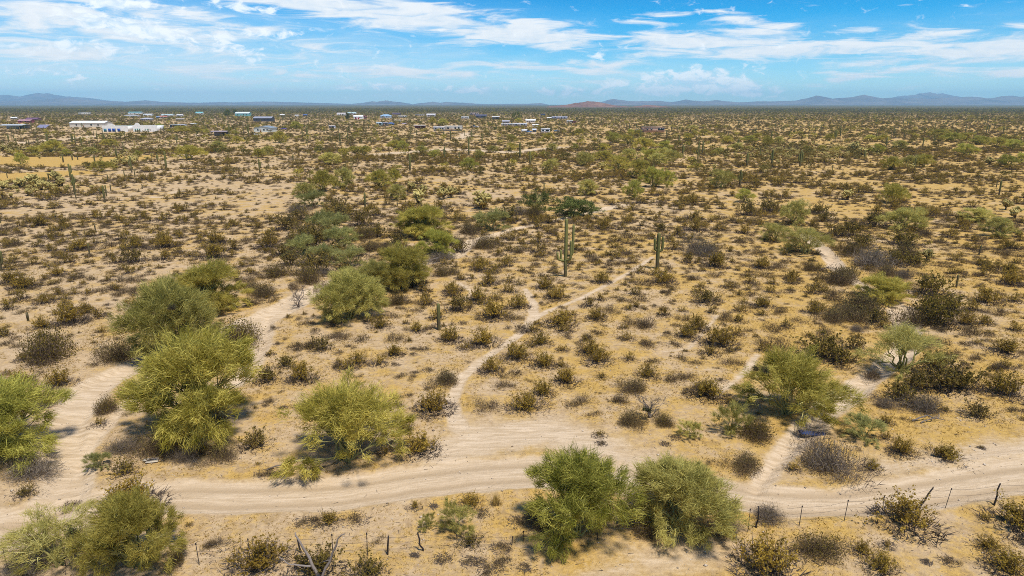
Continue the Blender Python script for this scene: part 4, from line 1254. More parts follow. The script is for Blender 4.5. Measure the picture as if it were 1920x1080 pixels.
for seg in BUSH.replace('\n', ';').split(';'):
    q = seg.split()
    if len(q) < 4:
        continue
    k, x, y, w = q[0], float(q[1]), float(q[2]), float(q[3])
    ci += 1
    big = w * gp(x, min(y, 1079))[2] > 1.9
    pool = dict(C=CREO if w > 34 else CREO_SM, B=BURS if w > 34 else BURS_SM, O=OLIVE, D=BRUSH, K=DARKB if w > 40 else BURS, G=SHRUB[:1], Y=SHRUB[1:], T=BARE, S=GRASS)[k]
    size = 'large ' if w > 80 else ('small ' if w < 26 else '')
    hk = HK[k] * prng.uniform(0.86, 1.16) * (1.15 if k == 'C' and w < 60 else 1.0)
    if k == 'K' and w > 90:
        hk *= 0.72
    place(pool[ci % len(pool)], NAMES[k], x, y, w * (1.12 if k in 'CB' else 1.05), hk=hk, back=0.30, cat='shrub' if k != 'S' else 'grass', look=size + LOOK[k], group={'C': 'creosote bushes scattered on the flat', 'B': 'grey bursage on the flat'}.get(k, 'brush along the washes'))


# ------------------------------------------------------------------ scattered cover nobody could count
def scatter(name, pts, sc, rz, ids, meshes, label, cat):
    """one object; geometry nodes set a small plant at every point"""
    src = bpy.data.collections.new(name + "_kinds")
    for i, me in enumerate(meshes):
        src.objects.link(bpy.data.objects.new("%s_kind_%02d" % (name, i), me))
    me = bpy.data.meshes.new(name)
    n = len(pts)
    me.vertices.add(n)
    me.vertices.foreach_set('co', np.asarray(pts, np.float32).ravel())
    sc = np.asarray(sc, np.float32)
    if sc.ndim == 1:
        sc = np.repeat(sc[:, None], 3, 1)
    a = me.attributes.new('sc', 'FLOAT_VECTOR', 'POINT')
    a.data.foreach_set('vector', sc.ravel())
    rot = np.zeros((n, 3), np.float32)
    rot[:, 2] = rz
    a = me.attributes.new('rot', 'FLOAT_VECTOR', 'POINT')
    a.data.foreach_set('vector', rot.ravel())
    a = me.attributes.new('pick', 'INT', 'POINT')
    a.data.foreach_set('value', np.asarray(ids, np.int32))
    o = link(name, me)
    ng = bpy.data.node_groups.new(name + "_nodes", 'GeometryNodeTree')
    ng.interface.new_socket("Geometry", in_out='INPUT', socket_type='NodeSocketGeometry')
    ng.interface.new_socket("Geometry", in_out='OUTPUT', socket_type='NodeSocketGeometry')
    N = ng.nodes
    gi, go = N.new('NodeGroupInput'), N.new('NodeGroupOutput')
    ci_ = N.new('GeometryNodeCollectionInfo')
    ci_.inputs['Collection'].default_value = src
    ci_.inputs['Separate Children'].default_value = True
    ci_.inputs['Reset Children'].default_value = True
    iop = N.new('GeometryNodeInstanceOnPoints')
    iop.inputs['Pick Instance'].default_value = True

    def attr(nm, ty):
        q = N.new('GeometryNodeInputNamedAttribute')
        q.data_type = ty
        q.inputs['Name'].default_value = nm
        return [s for s in q.outputs if s.enabled and s.name == 'Attribute'][0]
    L = ng.links.new
    L(gi.outputs[0], iop.inputs['Points'])
    L(ci_.outputs[0], iop.inputs['Instance'])
    L(attr('pick', 'INT'), iop.inputs['Instance Index'])
    L(attr('rot', 'FLOAT_VECTOR'), iop.inputs['Rotation'])
    L(attr('sc', 'FLOAT_VECTOR'), iop.inputs['Scale'])
    L(iop.outputs[0], go.inputs[0])
    md = o.modifiers.new('scatter', 'NODES')
    md.node_group = ng
    tag(o, label, cat, kind='stuff')
    return o


def spread_points(n, d0, d1, power, side=0.86, extra=12):
    """random ground points between two distances from the camera's foot; density ~ distance**-power"""
    u = rng.random(n)
    e = 2.0 - power
    Y = (d0 ** e + u * (d1 ** e - d0 ** e)) ** (1 / e)
    X = rng.uniform(-1, 1, n) * (side * Y + extra)
    return X, Y


YARDS = []   # cleared rectangles round buildings: x0, x1, y0, y1


def in_yards(X, Y):
    m = np.zeros(len(X), bool)
    for a, b, c, d in YARDS:
        m |= (X > a) & (X < b) & (Y > c) & (Y < d)
    return m


def scatter_all():
    far_b = [joined('far_bush_%d' % i, mound_bush(301 + i, n=90, nleaf=70, tw=0.085, tl=0.34, leaf=0.085, r=0.85, h=0.7, lumps=4, mats=m)) for i, m in enumerate(
        [('burs', 'burs_leaf'), ('burs', 'creo'), ('burs', 'creo_dark'), ('stem', 'creo'), ('stem', 'creo_dark'), ('dead', 'burs_leaf')])]
    mid_b = [joined('mid_bush_%d' % i, p) for i, p in enumerate(BURS_SM + CREO_SM)]
    far_t = [joined('far_tree_%d' % i, palo_verde(320 + i, lobes=8, sprays=9, twigs=12, tw=0.20, tl=0.85, mat=m, branch=False, skirt=0.8, Hh=4.4)) for i, m in enumerate(
        ['far_tree', 'pv_twig', 'far_tree', 'creo_dark', 'iron'])]
    # small clumps between the near bushes, on a loose grid
    bx = np.array([q[2] for q in RECS])
    by = np.array([q[3] for q in RECS])

    def loose_grid(cell, y0, y1, side=0.84, jit=0.42):
        gx, gy = np.meshgrid(np.arange(-side * y1 - 12, side * y1 + 12, cell), np.arange(y0, y1, cell))
        gx = gx.ravel() + rng.uniform(-jit, jit, gx.size) * cell
        gy = gy.ravel() + rng.uniform(-jit, jit, gy.size) * cell
        k = np.abs(gx) < side * gy + 12
        return gx[k], gy[k]
    X, Y = loose_grid(1.45, 24, 124)
    n = len(X)
    h, sand, _, _, gold = surf(X, Y)
    ok = (sand < 0.25) & (rng.random(n) < np.clip((Y - 22) / 80, 0.10, 0.85))
    for i in np.nonzero(ok)[0]:
        if np.min((bx - X[i]) ** 2 + (by - Y[i]) ** 2) < 0.9:
            ok[i] = False
    X, Y, h = X[ok], Y[ok], h[ok]
    n = len(X)
    s = np.clip(np.exp(rng.normal(-1.08, 0.46, n)) * np.clip(0.5 + Y / 75, 0.8, 2.0), 0.12, 1.0)
    kind = np.where(rng.random(n) < 0.66, rng.integers(0, 5, n), rng.integers(5, 10, n))
    scatter('low_scrub', np.stack([X, Y, h], 1), np.stack([s * 1.15, s * 1.15, s * 0.85], 1), rng.uniform(0, 6.28, n), kind, mid_b, 'tiny grey and straw clumps dotted between the bushes', 'scrub')
    # scrub of the middle distance
    X, Y = loose_grid(1.85, 118, 320)
    n = len(X)
    h, sand, _, _, gold = surf(X, Y)
    cl = fbm(X / 14, Y / 14, 4, 11)
    ok = (sand < 0.4) & (gold < 0.35) & ~in_yards(X, Y) & (rng.random(n) < np.clip(0.25 + (cl - 0.3) * 2.2, 0.35, 0.95))
    X, Y, h, cl = X[ok], Y[ok], h[ok], cl[ok]
    n = len(X)
    kind = np.where(rng.random(n) < 0.55 - (cl - 0.5) * 1.2, rng.integers(0, 5, n), rng.integers(5, 10, n))
    s = np.clip(np.exp(rng.normal(-0.26, 0.42, n)), 0.28, 2.0) * (0.7 + 0.6 * cl)
    scatter('middle_scrub', np.stack([X, Y, h], 1), np.stack([s, s, s * rng.uniform(0.6, 0.95, n)], 1), rng.uniform(0, 6.28, n), kind, mid_b, 'grey and olive scrub covering the middle distance', 'scrub')
    # far scrub
    n = 95000
    X, Y = spread_points(n, 300, 2700, 1.15, 0.84)
    h, sand, _, _, gold = surf(X, Y)
    cl = fbm(X / 30, Y / 30, 4, 12)
    ok = (sand < 0.4) & (gold < 0.35) & ~in_yards(X, Y) & (rng.random(n) < np.clip((cl - 0.22) * 3.2, 0.35, 1))
    X, Y, h, cl = X[ok], Y[ok], h[ok], cl[ok]
    n = len(X)
    s = rng.uniform(0.6, 1.7, n) * (0.8 + 0.5 * cl)
    w_ = rng.random(n)
    kind = np.searchsorted(np.array([0.12, 0.36, 0.62, 0.76, 0.95]), w_)
    scatter('far_scrub', np.stack([X, Y, h], 1), np.stack([s, s, s * rng.uniform(0.8, 1.2, n)], 1), rng.uniform(0, 6.28, n), kind, far_b, 'far desert scrub merging into one cover towards the horizon', 'scrub')
    # far trees
    n = 50000
    X, Y = spread_points(n, 190, 3600, 0.55, 0.84)
    h, sand, _, _, gold = surf(X, Y)
    cl = fbm(X / 90, Y / 60, 4, 13)
    ok = (sand < 0.3) & (gold < 0.3) & ~in_yards(X, Y) & (rng.random(n) < np.clip((cl - 0.34) * 4.0, 0.10, 1) * np.clip((Y - 120) / 420, 0.14, 1))
    X, Y, h = X[ok], Y[ok], h[ok]
    n = len(X)
    s = rng.uniform(0.34, 0.78, n)
    kind = np.searchsorted(np.array([0.34, 0.62, 0.84, 0.97]), rng.random(n))
    scatter('far_trees', np.stack([X, Y, h], 1), np.stack([s, s, s * rng.uniform(0.75, 1.0, n)], 1), rng.uniform(0, 6.28, n), kind, far_t, 'far palo verde trees too many to count, up to the horizon', 'trees')
    # far saguaros and chollas
    sg = [joined('far_saguaro_%d' % i, make_saguaro_low(6.0, a)) for i, a in enumerate([[], [(2.6, 0.2, 0.7, 4.6)], [(2.4, 0.1, 0.7, 4.9), (2.8, 3.0, 0.7, 4.4)]])]
    n = 3200
    X, Y = spread_points(n, 200, 2600, 0.8, 0.84)
    h, sand, _, _, gold = surf(X, Y)
    ok = ~in_yards(X, Y) & (gold < 0.5) & (rng.random(n) < np.clip((Y - 150) / 400, 0.08, 1))
    X, Y, h = X[ok], Y[ok], h[ok]
    n = len(X)
    s = rng.uniform(0.3, 0.9, n)
    scatter('far_saguaros', np.stack([X, Y, h], 1), s, rng.uniform(0, 6.28, n), rng.integers(0, 3, n), sg, 'far saguaros too many to count, thin dark columns towards the horizon', 'cacti')
    ch = [joined('far_cholla_%d' % i, p) for i, p in enumerate(CHOL[:2])]
    px_ = []
    for (cx, cy, sx, sy, k) in [(1490, 284, 120, 15, 420), (1600, 282, 60, 10, 160), (60, 283, 80, 9, 150), (60, 352, 70, 9, 60), (240, 292, 60, 10, 90), (680, 258, 120, 6, 160), (1860, 266, 60, 7, 120), (330, 268, 140, 12, 160)]:
        for _ in range(k):
            a, b = rng.normal(cx, sx * 0.6), rng.normal(cy, sy * 0.6)
            if b > 240:
                q = gp(a, b)
                px_.append((q[0], q[1]))
    px_ = np.array(px_)
    h = surf(px_[:, 0], px_[:, 1])[0]
    n = len(px_)
    scatter('far_chollas', np.stack([px_[:, 0], px_[:, 1], h], 1), rng.uniform(0.55, 1.05, n), rng.uniform(0, 6.28, n), rng.integers(0, 2, n), ch, 'pale cholla garden in the far middle distance', 'cacti')


def make_saguaro_low(h, arms):
    B = Buf()
    B.tube(column(h), 0.27 * np.array([0.9, 0.95, 1, 1, 1, 1, 1, 0.9, 0.6, 0.3]), 8, 0, 0.4)
    for z0, ang, o_, top in arms:
        B.tube(arm_path(z0, 1, ang, o_, top, 0.27), 0.19, 6, 0, 0.4)
    return [B.build('far_column', [M['saguaro']])]


def grass_and_litter():
    """short dry grass and twig litter on the near ground"""
    B = Buf()
    n = 100000
    X, Y = spread_points(n, 21, 100, 0.9)
    h, sand, _, _, gold = surf(X, Y)
    ok = (sand < 0.28) & (fbm(X / 2.6, Y / 2.6, 4, 21) + 0.25 * (fbm(X / 18, Y / 18, 2, 22) - 0.5) > 0.47)
    X, Y, h = X[ok], Y[ok], h[ok]
    n = len(X)
    tone = np.clip(fbm(X / 3, Y / 3, 2, 23) + rng.normal(size=n) * 0.2, 0, 1)
    k = np.repeat(np.arange(n), 4)
    m = len(k)
    b = np.stack([X[k] + rng.normal(size=m) * 0.05, Y[k] + rng.normal(size=m) * 0.05, h[k] - 0.01], 1)
    d = rng.normal(size=(m, 3)) * 0.75
    d[:, 2] = 1.0
    B.blades(b, d, rng.uniform(0.06, 0.17, m) * np.clip(Y[k] / 40, 0.8, 1.5), rng.uniform(0.025, 0.05, m), 0, tone[k])
    tag(link('dry_grass', B.build('dry_grass', [M['straw']])), 'short golden dry grass on the sand between the bushes', 'grass', kind='stuff')
    B = Buf()
    n = 16000
    X, Y = spread_points(n, 21, 80, 1.1)
    near = np.zeros(n)
    for (x, y, w, *_r) in TREES[:16]:
        gx, gy, mpp = gp(x, min(y, 1070))
        near = np.maximum(near, np.exp(-(((X - gx) / (w * mpp * 0.55)) ** 2 + ((Y - gy - 0.1 * w * mpp) / (w * mpp * 0.55)) ** 2)))
    h, sand, _, _, gold = surf(X, Y)
    ok = rng.random(n) < np.clip(near * 1.1 + 0.12, 0, 1) * np.where(sand > 0.3, 0.10, 1.0)
    X, Y, h = X[ok], Y[ok], h[ok]
    n = len(X)
    a = rng.uniform(0, 6.28, n)
    d = np.stack([np.cos(a), np.sin(a), rng.normal(size=n) * 0.1 + 0.05], 1)
    B.blades(np.stack([X, Y, h + 0.012], 1), d, rng.uniform(0.12, 0.5, n), rng.uniform(0.012, 0.035, n), 0, rng.uniform(0, 0.8, n), side=np.tile([0, 0, 1.0], (n, 1)))
    for o, look, bx, by in RECS:
        if by > 75 or 'bush' not in look and 'brush' not in look and 'bursage' not in look:
            continue
        n = 110
        rr = 1.1 * o.scale[0] * np.sqrt(rng.random(n)) * (1.3 if 'bush' in look else 1.0)
        rr = np.minimum(rr, 2.6)
        a = rng.uniform(0, 6.28, n)
        X, Y = bx + np.cos(a) * rr, by + np.sin(a) * rr
        h = surf(X, Y)[0]
        a = rng.uniform(0, 6.28, n)
        d = np.stack([np.cos(a), np.sin(a), rng.normal(size=n) * 0.12 + 0.08], 1)
        B.blades(np.stack([X, Y, h + 0.012], 1), d, rng.uniform(0.08, 0.34, n), rng.uniform(0.012, 0.034, n), 0, rng.uniform(0, 0.7, n), side=np.tile([0, 0, 1.0], (n, 1)))
    tag(link('twig_litter', B.build('twig_litter', [M['stem']])), 'dark fallen twigs strewn under the trees', 'litter', kind='stuff')


def pebbles():
    """small stones on the road edges and bare ground"""
    B = Buf()
    n = 9000
    X, Y = spread_points(n, 21, 70, 1.1)
    h, sand, _, _, _g = surf(X, Y)
    ok = rng.random(n) < np.where((sand > 0.2) & (sand < 0.75), 1.0, 0.5)
    X, Y, h = X[ok], Y[ok], h[ok]
    n = len(X)
    s = np.clip(np.exp(rng.normal(-3.5, 0.5, n)), 0.012, 0.14)
    o8 = np.array([(1, 0, 0), (0, 1, 0), (-1, 0, 0), (0, -1, 0), (0, 0, 0.7), (0, 0, -0.5)])
    f8 = np.array([(0, 1, 4), (1, 2, 4), (2, 3, 4), (3, 0, 4), (1, 0, 5), (2, 1, 5), (3, 2, 5), (0, 3, 5)])
    v = o8[None] * rng.uniform(0.6, 1.2, (n, 6, 1)) * s[:, None, None] + np.stack([X, Y, h + s * 0.2], 1)[:, None]
    f = f8[None] + (np.arange(n) * 6)[:, None, None]
    B.add(v.reshape(-1, 3), f.reshape(-1, 3), 0, np.repeat(rng.random(n), 6))
    tag(link('pebbles', B.build('pebbles', [M['stone']])), 'small stones strewn over road edges and bare sand', 'stones', kind='stuff')

# ------------------------------------------------------------------ settlement in the distance
def mesh_from(name, quads, mat):
    vs, fs = [], []
    for q in quads:
        k = len(vs)
        vs += [tuple(p) for p in q]
        fs.append(tuple(range(k, k + len(q))))
    me = bpy.data.meshes.new(name)
    me.from_pydata(vs, [], fs)
    me.materials.append(mat)
    me.update()
    return me


def box_part(name, parent, c, s, mat):
    B = Buf()
    B.box(c, s)
    return link(name, B.build(name, [mat]), parent)


def gable_roof(w, d, h0, rise, over=0.4, axis='x', thick=0.12):
    """two pitched slabs with thickness; ridge along axis"""
    out = []
    a, b = w / 2 + over, d / 2 + over
    if axis == 'y':
        a, b = d / 2 + over, w / 2 + over
    for s in (-1, 1):
        lo, hi = h0 - rise * over / (b - over), h0 + rise
        p = [(-a, s * b, lo), (a, s * b, lo), (a, 0, hi), (-a, 0, hi)]
        t = [(x, y, z + thick) for x, y, z in p]
        fs = [p, t, [p[0], p[1], t[1], t[0]], [p[1], p[2], t[2], t[1]], [p[3], p[0], t[0], t[3]]]
        if axis == 'y':
            fs = [[(y, x, z) for x, y, z in f] for f in fs]
        out += fs
    return out


def gable_walls(w, d, h, rise, axis='x'):
    x, y = w / 2, d / 2
    c = [(-x, -y), (x, -y), (x, y), (-x, y)]
    q = []
    for i in range(4):
        (ax, ay), (bx, by) = c[i], c[(i + 1) % 4]
        q.append([(ax, ay, 0), (bx, by, 0), (bx, by, h), (ax, ay, h)])
    if axis == 'x':
        q += [[(-x, -y, h), (-x, y, h), (-x, 0, h + rise)], [(x, -y, h), (x, y, h), (x, 0, h + rise)]]
    else:
        q += [[(-x, -y, h), (x, -y, h), (0, -y, h + rise)], [(-x, y, h), (x, y, h), (0, y, h + rise)]]
    return q


def openings(root, w, d, h, doors, wins, dcol, wcol=(0.03, 0.04, 0.05)):
    for fx, fw in doors:
        box_part('door', root, (fx * w / 2, -d / 2 - 0.02, min(2.1, h * 0.8) / 2), (fw, 0.08, min(2.1, h * 0.8)), P(dcol))
    for fx, fw in wins:
        box_part('window', root, (fx * w / 2, -d / 2 - 0.02, h * 0.58), (fw, 0.08, h * 0.34), P(wcol, 0.2))


def mute(c, k=0.36):
    g = 0.3 * c[0] + 0.59 * c[1] + 0.11 * c[2]
    return tuple(v + (g - v) * k for v in c)


def building(name, x0, x1, y0, y1, style, wall, roof, label, dcol=(0.25, 0.16, 0.10), depth=None, rz=0.0, ref=None, cat='house', doors=((-0.2, 1.1),), wins=((-0.6, 1.3), (0.25, 1.4), (0.65, 1.2)), axis='x', lift=0.0):
    wall, roof = mute(wall), mute(roof)
    xc = (x0 + x1) / 2
    X, Y, mpp = gp(xc, y1)
    w = (x1 - x0) * mpp
    H_ = max(2.4, height_at(xc, y0, Y) * (1.0 if style == 'mission' else 0.88))
    d = depth or min(max(w * 0.55, 5.0), 12.0)
    root = empty(name, (X, Y + d / 2, 0.0), rz)
    YARDS.append((X - w * 0.62 - 2, X + w * 0.62 + 2, Y - (0.07 if style == 'mission' else 0.016) * Y - 4, Y + d + 3))
    if style == 'gable':
        rise = H_ * 0.30
        hh = H_ - rise
        link('wall', mesh_from('wall', gable_walls(w, d, hh, rise, axis), P(wall)), root)
        link('roof', mesh_from('roof', gable_roof(w, d, hh, rise, 0.4, axis), P(roof, 0.45)), root)
        openings(root, w, d, hh, doors, wins, dcol)
    elif style == 'hip':
        rise = H_ * 0.35
        hh = H_ - rise
        box_part('wall', root, (0, 0, hh / 2), (w, d, hh), P(wall))
        a, b, k = w / 2 + 0.4, d / 2 + 0.4, w * 0.22
        e = [(-a, -b, hh), (a, -b, hh), (a, b, hh), (-a, b, hh)]
        r = [(-k, 0, hh + rise), (k, 0, hh + rise)]
        link('roof', mesh_from('roof', [[e[0], e[1], r[1], r[0]], [e[1], e[2], r[1]], [e[2], e[3], r[0], r[1]], [e[3], e[0], r[0]], e], P(roof, 0.5)), root)
        openings(root, w, d, hh, doors, wins, dcol)
    elif style == 'flat':
        box_part('wall', root, (0, 0, H_ * 0.46), (w, d, H_ * 0.92), P(wall))
        box_part('roof', root, (0, 0, H_ * 0.96), (w + 0.5, d + 0.5, H_ * 0.08), P(roof))
        openings(root, w, d, H_, doors, wins, dcol)
    elif style == 'mobile':
        box_part('wall', root, (0, 0, H_ * 0.5 + 0.1), (w, d, H_ * 0.70), P(wall))
        box_part('skirt', root, (0, 0, H_ * 0.075), (w - 0.2, d - 0.2, H_ * 0.15), P((0.25, 0.23, 0.2)))
        link('roof', mesh_from('roof', gable_roof(w, d, H_ * 0.85 + 0.1, H_ * 0.10, 0.25), P(roof, 0.4)), root)
        openings(root, w, d, H_, doors, wins, dcol)
    elif style == 'carport':
        link('roof', mesh_from('roof', gable_roof(w, d, H_ * 0.84, H_ * 0.14, 0.5), P(roof, 0.4)), root)
        for sx in (-1, -0.33, 0.33, 1):
            for sy in (-1, 1):
                box_part('post', root, (sx * (w / 2 - 0.15), sy * (d / 2 - 0.15), H_ * 0.42), (0.18, 0.18, H_ * 0.84), P((0.2, 0.18, 0.16)))
        box_part('wall', root, (-w * 0.25, d * 0.35, H_ * 0.42), (w * 0.48, d * 0.25, H_ * 0.83), P(wall))
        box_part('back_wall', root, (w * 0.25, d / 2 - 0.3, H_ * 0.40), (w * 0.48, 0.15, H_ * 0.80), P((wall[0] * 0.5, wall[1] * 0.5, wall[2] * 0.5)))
    elif style == 'mission':
        hh = H_ * 0.80
        n = 48
        xs = np.linspace(-w / 2, w / 2, n)
        c0, rr = doors[0]
        top = hh + np.where(np.abs(xs - c0 * w / 2) < rr * w, (H_ - hh) * np.sqrt(np.clip(1 - ((xs - c0 * w / 2) / (rr * w)) ** 2, 0, 1)), 0)
        top += 0.3 * (np.abs(xs - c0 * w / 2) < rr * w * 1.25)
        qs = []
        for i in range(n - 1):
            f = [(xs[i], -d / 2, 0), (xs[i + 1], -d / 2, 0), (xs[i + 1], -d / 2, top[i + 1]), (xs[i], -d / 2, top[i])]
            b = [(x_, -d / 2 + 0.35, z_) for x_, _, z_ in f]
            qs += [f, b[::-1], [f[3], f[2], b[2], b[3]]]
        link('parapet', mesh_from('parapet', qs, P(wall)), root)
        box_part('wall', root, (0, 0.2, hh * 0.47), (w - 0.05, d - 0.5, hh * 0.94), P(wall))
        box_part('roof', root, (0, 0.2, hh * 0.955), (w - 0.3, d - 0.8, 0.12), P(roof))
        for fx, fw, fh, cc in wins:
            nm = 'garage_door' if fw > 2 else 'window'
            z = fh / 2 if fw > 2 else 1.5
            box_part(nm, root, (fx * w / 2, -d / 2 - 0.03, z), (fw, 0.10, fh), P(cc, 0.5))
    elif style == 'panel':
        tilt = H_ * 0.8
        link('panel', mesh_from('panel', [[(-w / 2, -d / 2, 0.6), (w / 2, -d / 2, 0.6), (w / 2, d / 2, tilt + 0.6), (-w / 2, d / 2, tilt + 0.6)], [(-w / 2, -d / 2, 0.5), (w / 2, -d / 2, 0.5), (w / 2, d / 2, tilt + 0.5), (-w / 2, d / 2, tilt + 0.5)]], P(roof, 0.3)), root)
        for sx in (-1, 1):
            box_part('post', root, (sx * w * 0.42, d * 0.4, tilt / 2), (0.15, 0.15, tilt), P((0.3, 0.3, 0.3)))
            box_part('post', root, (sx * w * 0.42, -d * 0.4, 0.3), (0.15, 0.15, 0.6), P((0.3, 0.3, 0.3)))
    finish(root, X, Y, cat, None, label, None, ref)
    return root


WHITE, CREAM, TAN = (0.78, 0.75, 0.70), (0.66, 0.58, 0.44), (0.50, 0.40, 0.29)
TEAL, GREYM, CHAR, NAVY = (0.10, 0.42, 0.42), (0.55, 0.56, 0.60), (0.055, 0.055, 0.075), (0.05, 0.07, 0.16)
DBLUE = (0.02, 0.06, 0.28)
B_ = building
B_('mission_garage', 193, 240, 232.5, 247, 'mission', (0.80, 0.76, 0.68), (0.06, 0.22, 0.18), 'white mission-style garage with arched parapet and four blue doors', depth=11, ref='the white arched garage', cat='garage', doors=((-0.32, 0.13),),
   wins=((-0.80, 2.1, 2.2, (0.04, 0.16, 0.20)), (-0.44, 2.2, 2.3, DBLUE), (-0.12, 2.2, 2.3, DBLUE), (0.30, 2.2, 2.3, DBLUE)))
B_('mission_house', 250, 295, 231.5, 247, 'mission', (0.82, 0.79, 0.73), (0.06, 0.22, 0.18), 'white mission-style house with arched parapet and small green windows', depth=11, ref='the white arched house', doors=((-0.62, 0.10),),
   wins=((-0.80, 0.9, 1.4, (0.06, 0.2, 0.17)), (-0.62, 0.9, 1.5, (0.06, 0.2, 0.17)), (-0.45, 0.9, 1.5, (0.06, 0.2, 0.17)), (0.02, 0.6, 1.2, (0.06, 0.2, 0.17)), (0.2, 0.6, 1.2, (0.06, 0.2, 0.17)), (0.42, 0.6, 1.2, (0.3, 0.2, 0.15))))
B_('long_barn', 131, 196, 225.5, 239, 'gable', CREAM, (0.74, 0.73, 0.74), 'long cream barn with pale metal roof behind the arched garage', ref='the long cream barn', cat='barn', depth=13)
B_('open_shed', 0, 42, 232.5, 242, 'carport', (0.55, 0.55, 0.52), (0.62, 0.68, 0.70), 'open shed with pale blue metal roof at the left edge', ref='the open shed at left', cat='shed')
B_('solar_panel', 67, 86, 233, 241, 'panel', (0.5, 0.5, 0.5), (0.24, 0.22, 0.36), 'tilted violet-grey solar panel left of the long cream barn', cat='panel', depth=6)
B_('red_barn', 34, 57, 223.5, 230.5, 'gable', (0.33, 0.035, 0.06), (0.55, 0.22, 0.26), 'red barn with pinkish roof in the far left trees', cat='barn')
B_('purple_house', 49, 70, 220, 227, 'gable', (0.28, 0.10, 0.16), (0.22, 0.08, 0.17), 'maroon-roofed house just behind the red barn')
B_('white_roof_house', 20, 31, 219, 224, 'gable', TAN, WHITE, 'small white-roofed house left of the red barn')
B_('far_left_house', 147, 165, 210.5, 215, 'flat', CREAM, WHITE, 'cream flat-roofed house far behind the long cream barn')
B_('teal_roof_house', 240, 264, 209, 214, 'gable', WHITE, TEAL, 'white house with teal roof far behind the arched garage')
B_('grey_roof_house', 232, 256, 214.5, 219.5, 'hip', CREAM, (0.5, 0.5, 0.52), 'low house with grey hip roof in front of the teal-roofed white house')
B_('white_house', 269, 284, 213, 217.5, 'gable', WHITE, (0.72, 0.78, 0.82), 'plain white house right of the far teal roof')
B_('hip_house', 263, 283, 220, 227, 'hip', (0.6, 0.5, 0.4), (0.42, 0.40, 0.44), 'tan house with grey hip roof behind the arched house')
B_('red_roof_house', 300, 313, 216.5, 222.5, 'gable', TAN, (0.55, 0.14, 0.07), 'house with bright orange-red roof behind the arched house')
B_('blue_shed', 293, 302, 217.5, 221.5, 'gable', (0.14, 0.24, 0.42), (0.18, 0.30, 0.5), 'small blue shed against the orange-red roof', cat='shed')
B_('teal_shed', 302, 323, 213.5, 217.5, 'gable', WHITE, (0.45, 0.66, 0.66), 'pale teal-roofed shed beyond the orange-red roof', cat='shed')
B_('small_white_house', 331, 342, 214, 218.5, 'gable', WHITE, (0.7, 0.66, 0.6), 'small white house standing right of the pale teal shed')
B_('block_house', 367, 380, 209, 215, 'gable', WHITE, (0.10, 0.55, 0.58), 'bright white block house under a turquoise roof')
B_('blue_black_shed', 319, 332, 233, 239, 'flat', (0.05, 0.09, 0.14), (0.45, 0.55, 0.6), 'dark blue shed right of the arched house', cat='shed')
B_('white_trailer', 334, 346, 232.5, 238, 'mobile', WHITE, (0.70, 0.66, 0.72), 'white trailer beside the dark blue shed', cat='trailer')
B_('pale_trailer', 357, 366, 232, 236.5, 'mobile', WHITE, WHITE, 'short white trailer standing apart behind green shrubs', cat='trailer')
B_('brown_shed', 397, 425, 244, 256, 'carport', (0.34, 0.24, 0.17), (0.34, 0.24, 0.22), 'open brown-roofed shed nearest the camera on the left', ref='the open brown shed', cat='shed')
B_('turquoise_house', 441, 467, 209, 218, 'gable', (0.10, 0.42, 0.40), (0.62, 0.76, 0.80), 'turquoise house with pale two-step roof', ref='the turquoise house')
B_('charcoal_barn', 475, 509, 217.5, 228, 'gable', CHAR, (0.30, 0.31, 0.38), 'charcoal barn with grey metal roof', ref='the charcoal barn', cat='barn', dcol=(0.03, 0.03, 0.04))
B_('mint_house', 476, 508, 235, 248, 'gable', (0.55, 0.60, 0.52), (0.24, 0.30, 0.33), 'pale mint house with dark-edged roof', ref='the mint house', axis='y', depth=14, wins=((-0.5, 1.2), (0.2, 1.4), (0.6, 1.2)))
B_('cream_cabin', 525, 533, 214, 218, 'gable', CREAM, WHITE, 'tiny cream cabin right of the charcoal barn', cat='cabin')
B_('white_cabin', 553, 559, 215, 218.5, 'gable', WHITE, WHITE, 'tiny white cabin right of the cream cabin', cat='cabin')
B_('blue_cabin', 568, 575, 214, 218, 'gable', (0.05, 0.16, 0.5), (0.04, 0.16, 0.55), 'tiny vivid blue cabin left of the leaning saguaros', cat='cabin')
B_('white_box_trailer', 617, 627, 234, 243, 'mobile', WHITE, (0.6, 0.45, 0.3), 'tall white box trailer with rusty roof standing alone', ref='the white box trailer', cat='trailer')
B_('white_ranch', 632, 648, 211, 216, 'gable', WHITE, (0.7, 0.6, 0.56), 'far white ranch house left of the red and white house')
B_('mint_roof_house', 652, 667, 209.5, 214.5, 'gable', WHITE, (0.4, 0.6, 0.55), 'white house with mint roof behind the red and white house')
B_('red_white_house', 663, 680, 215, 223.5, 'gable', WHITE, (0.75, 0.75, 0.78), 'white house with red gable end and red doors', ref='the red and white house', dcol=(0.4, 0.02, 0.05), doors=((-0.5, 2.2), (0.1, 2.0)))
B_('red_shed', 678, 686, 216, 223, 'gable', (0.36, 0.02, 0.05), (0.45, 0.05, 0.08), 'red shed attached beside the white house with red doors', cat='shed', axis='y')
B_('sky_blue_house', 713, 733, 213.5, 222, 'hip', (0.55, 0.65, 0.72), (0.22, 0.45, 0.68), 'house under a large sky-blue roof', ref='the sky-blue roofed house')
B_('plum_house', 736, 750, 211, 216, 'gable', (0.25, 0.16, 0.24), (0.13, 0.08, 0.15), 'dark plum-roofed house right of the sky-blue roof')
B_('white_long_house', 747, 763, 216.5, 221, 'mobile', WHITE, WHITE, 'long white mobile home right of the sky-blue roof', cat='mobile home')
B_('teal_trailer', 706, 716, 228, 237, 'mobile', (0.35, 0.55, 0.58), (0.5, 0.62, 0.65), 'teal trailer in front of the sky-blue roofed house', cat='trailer')
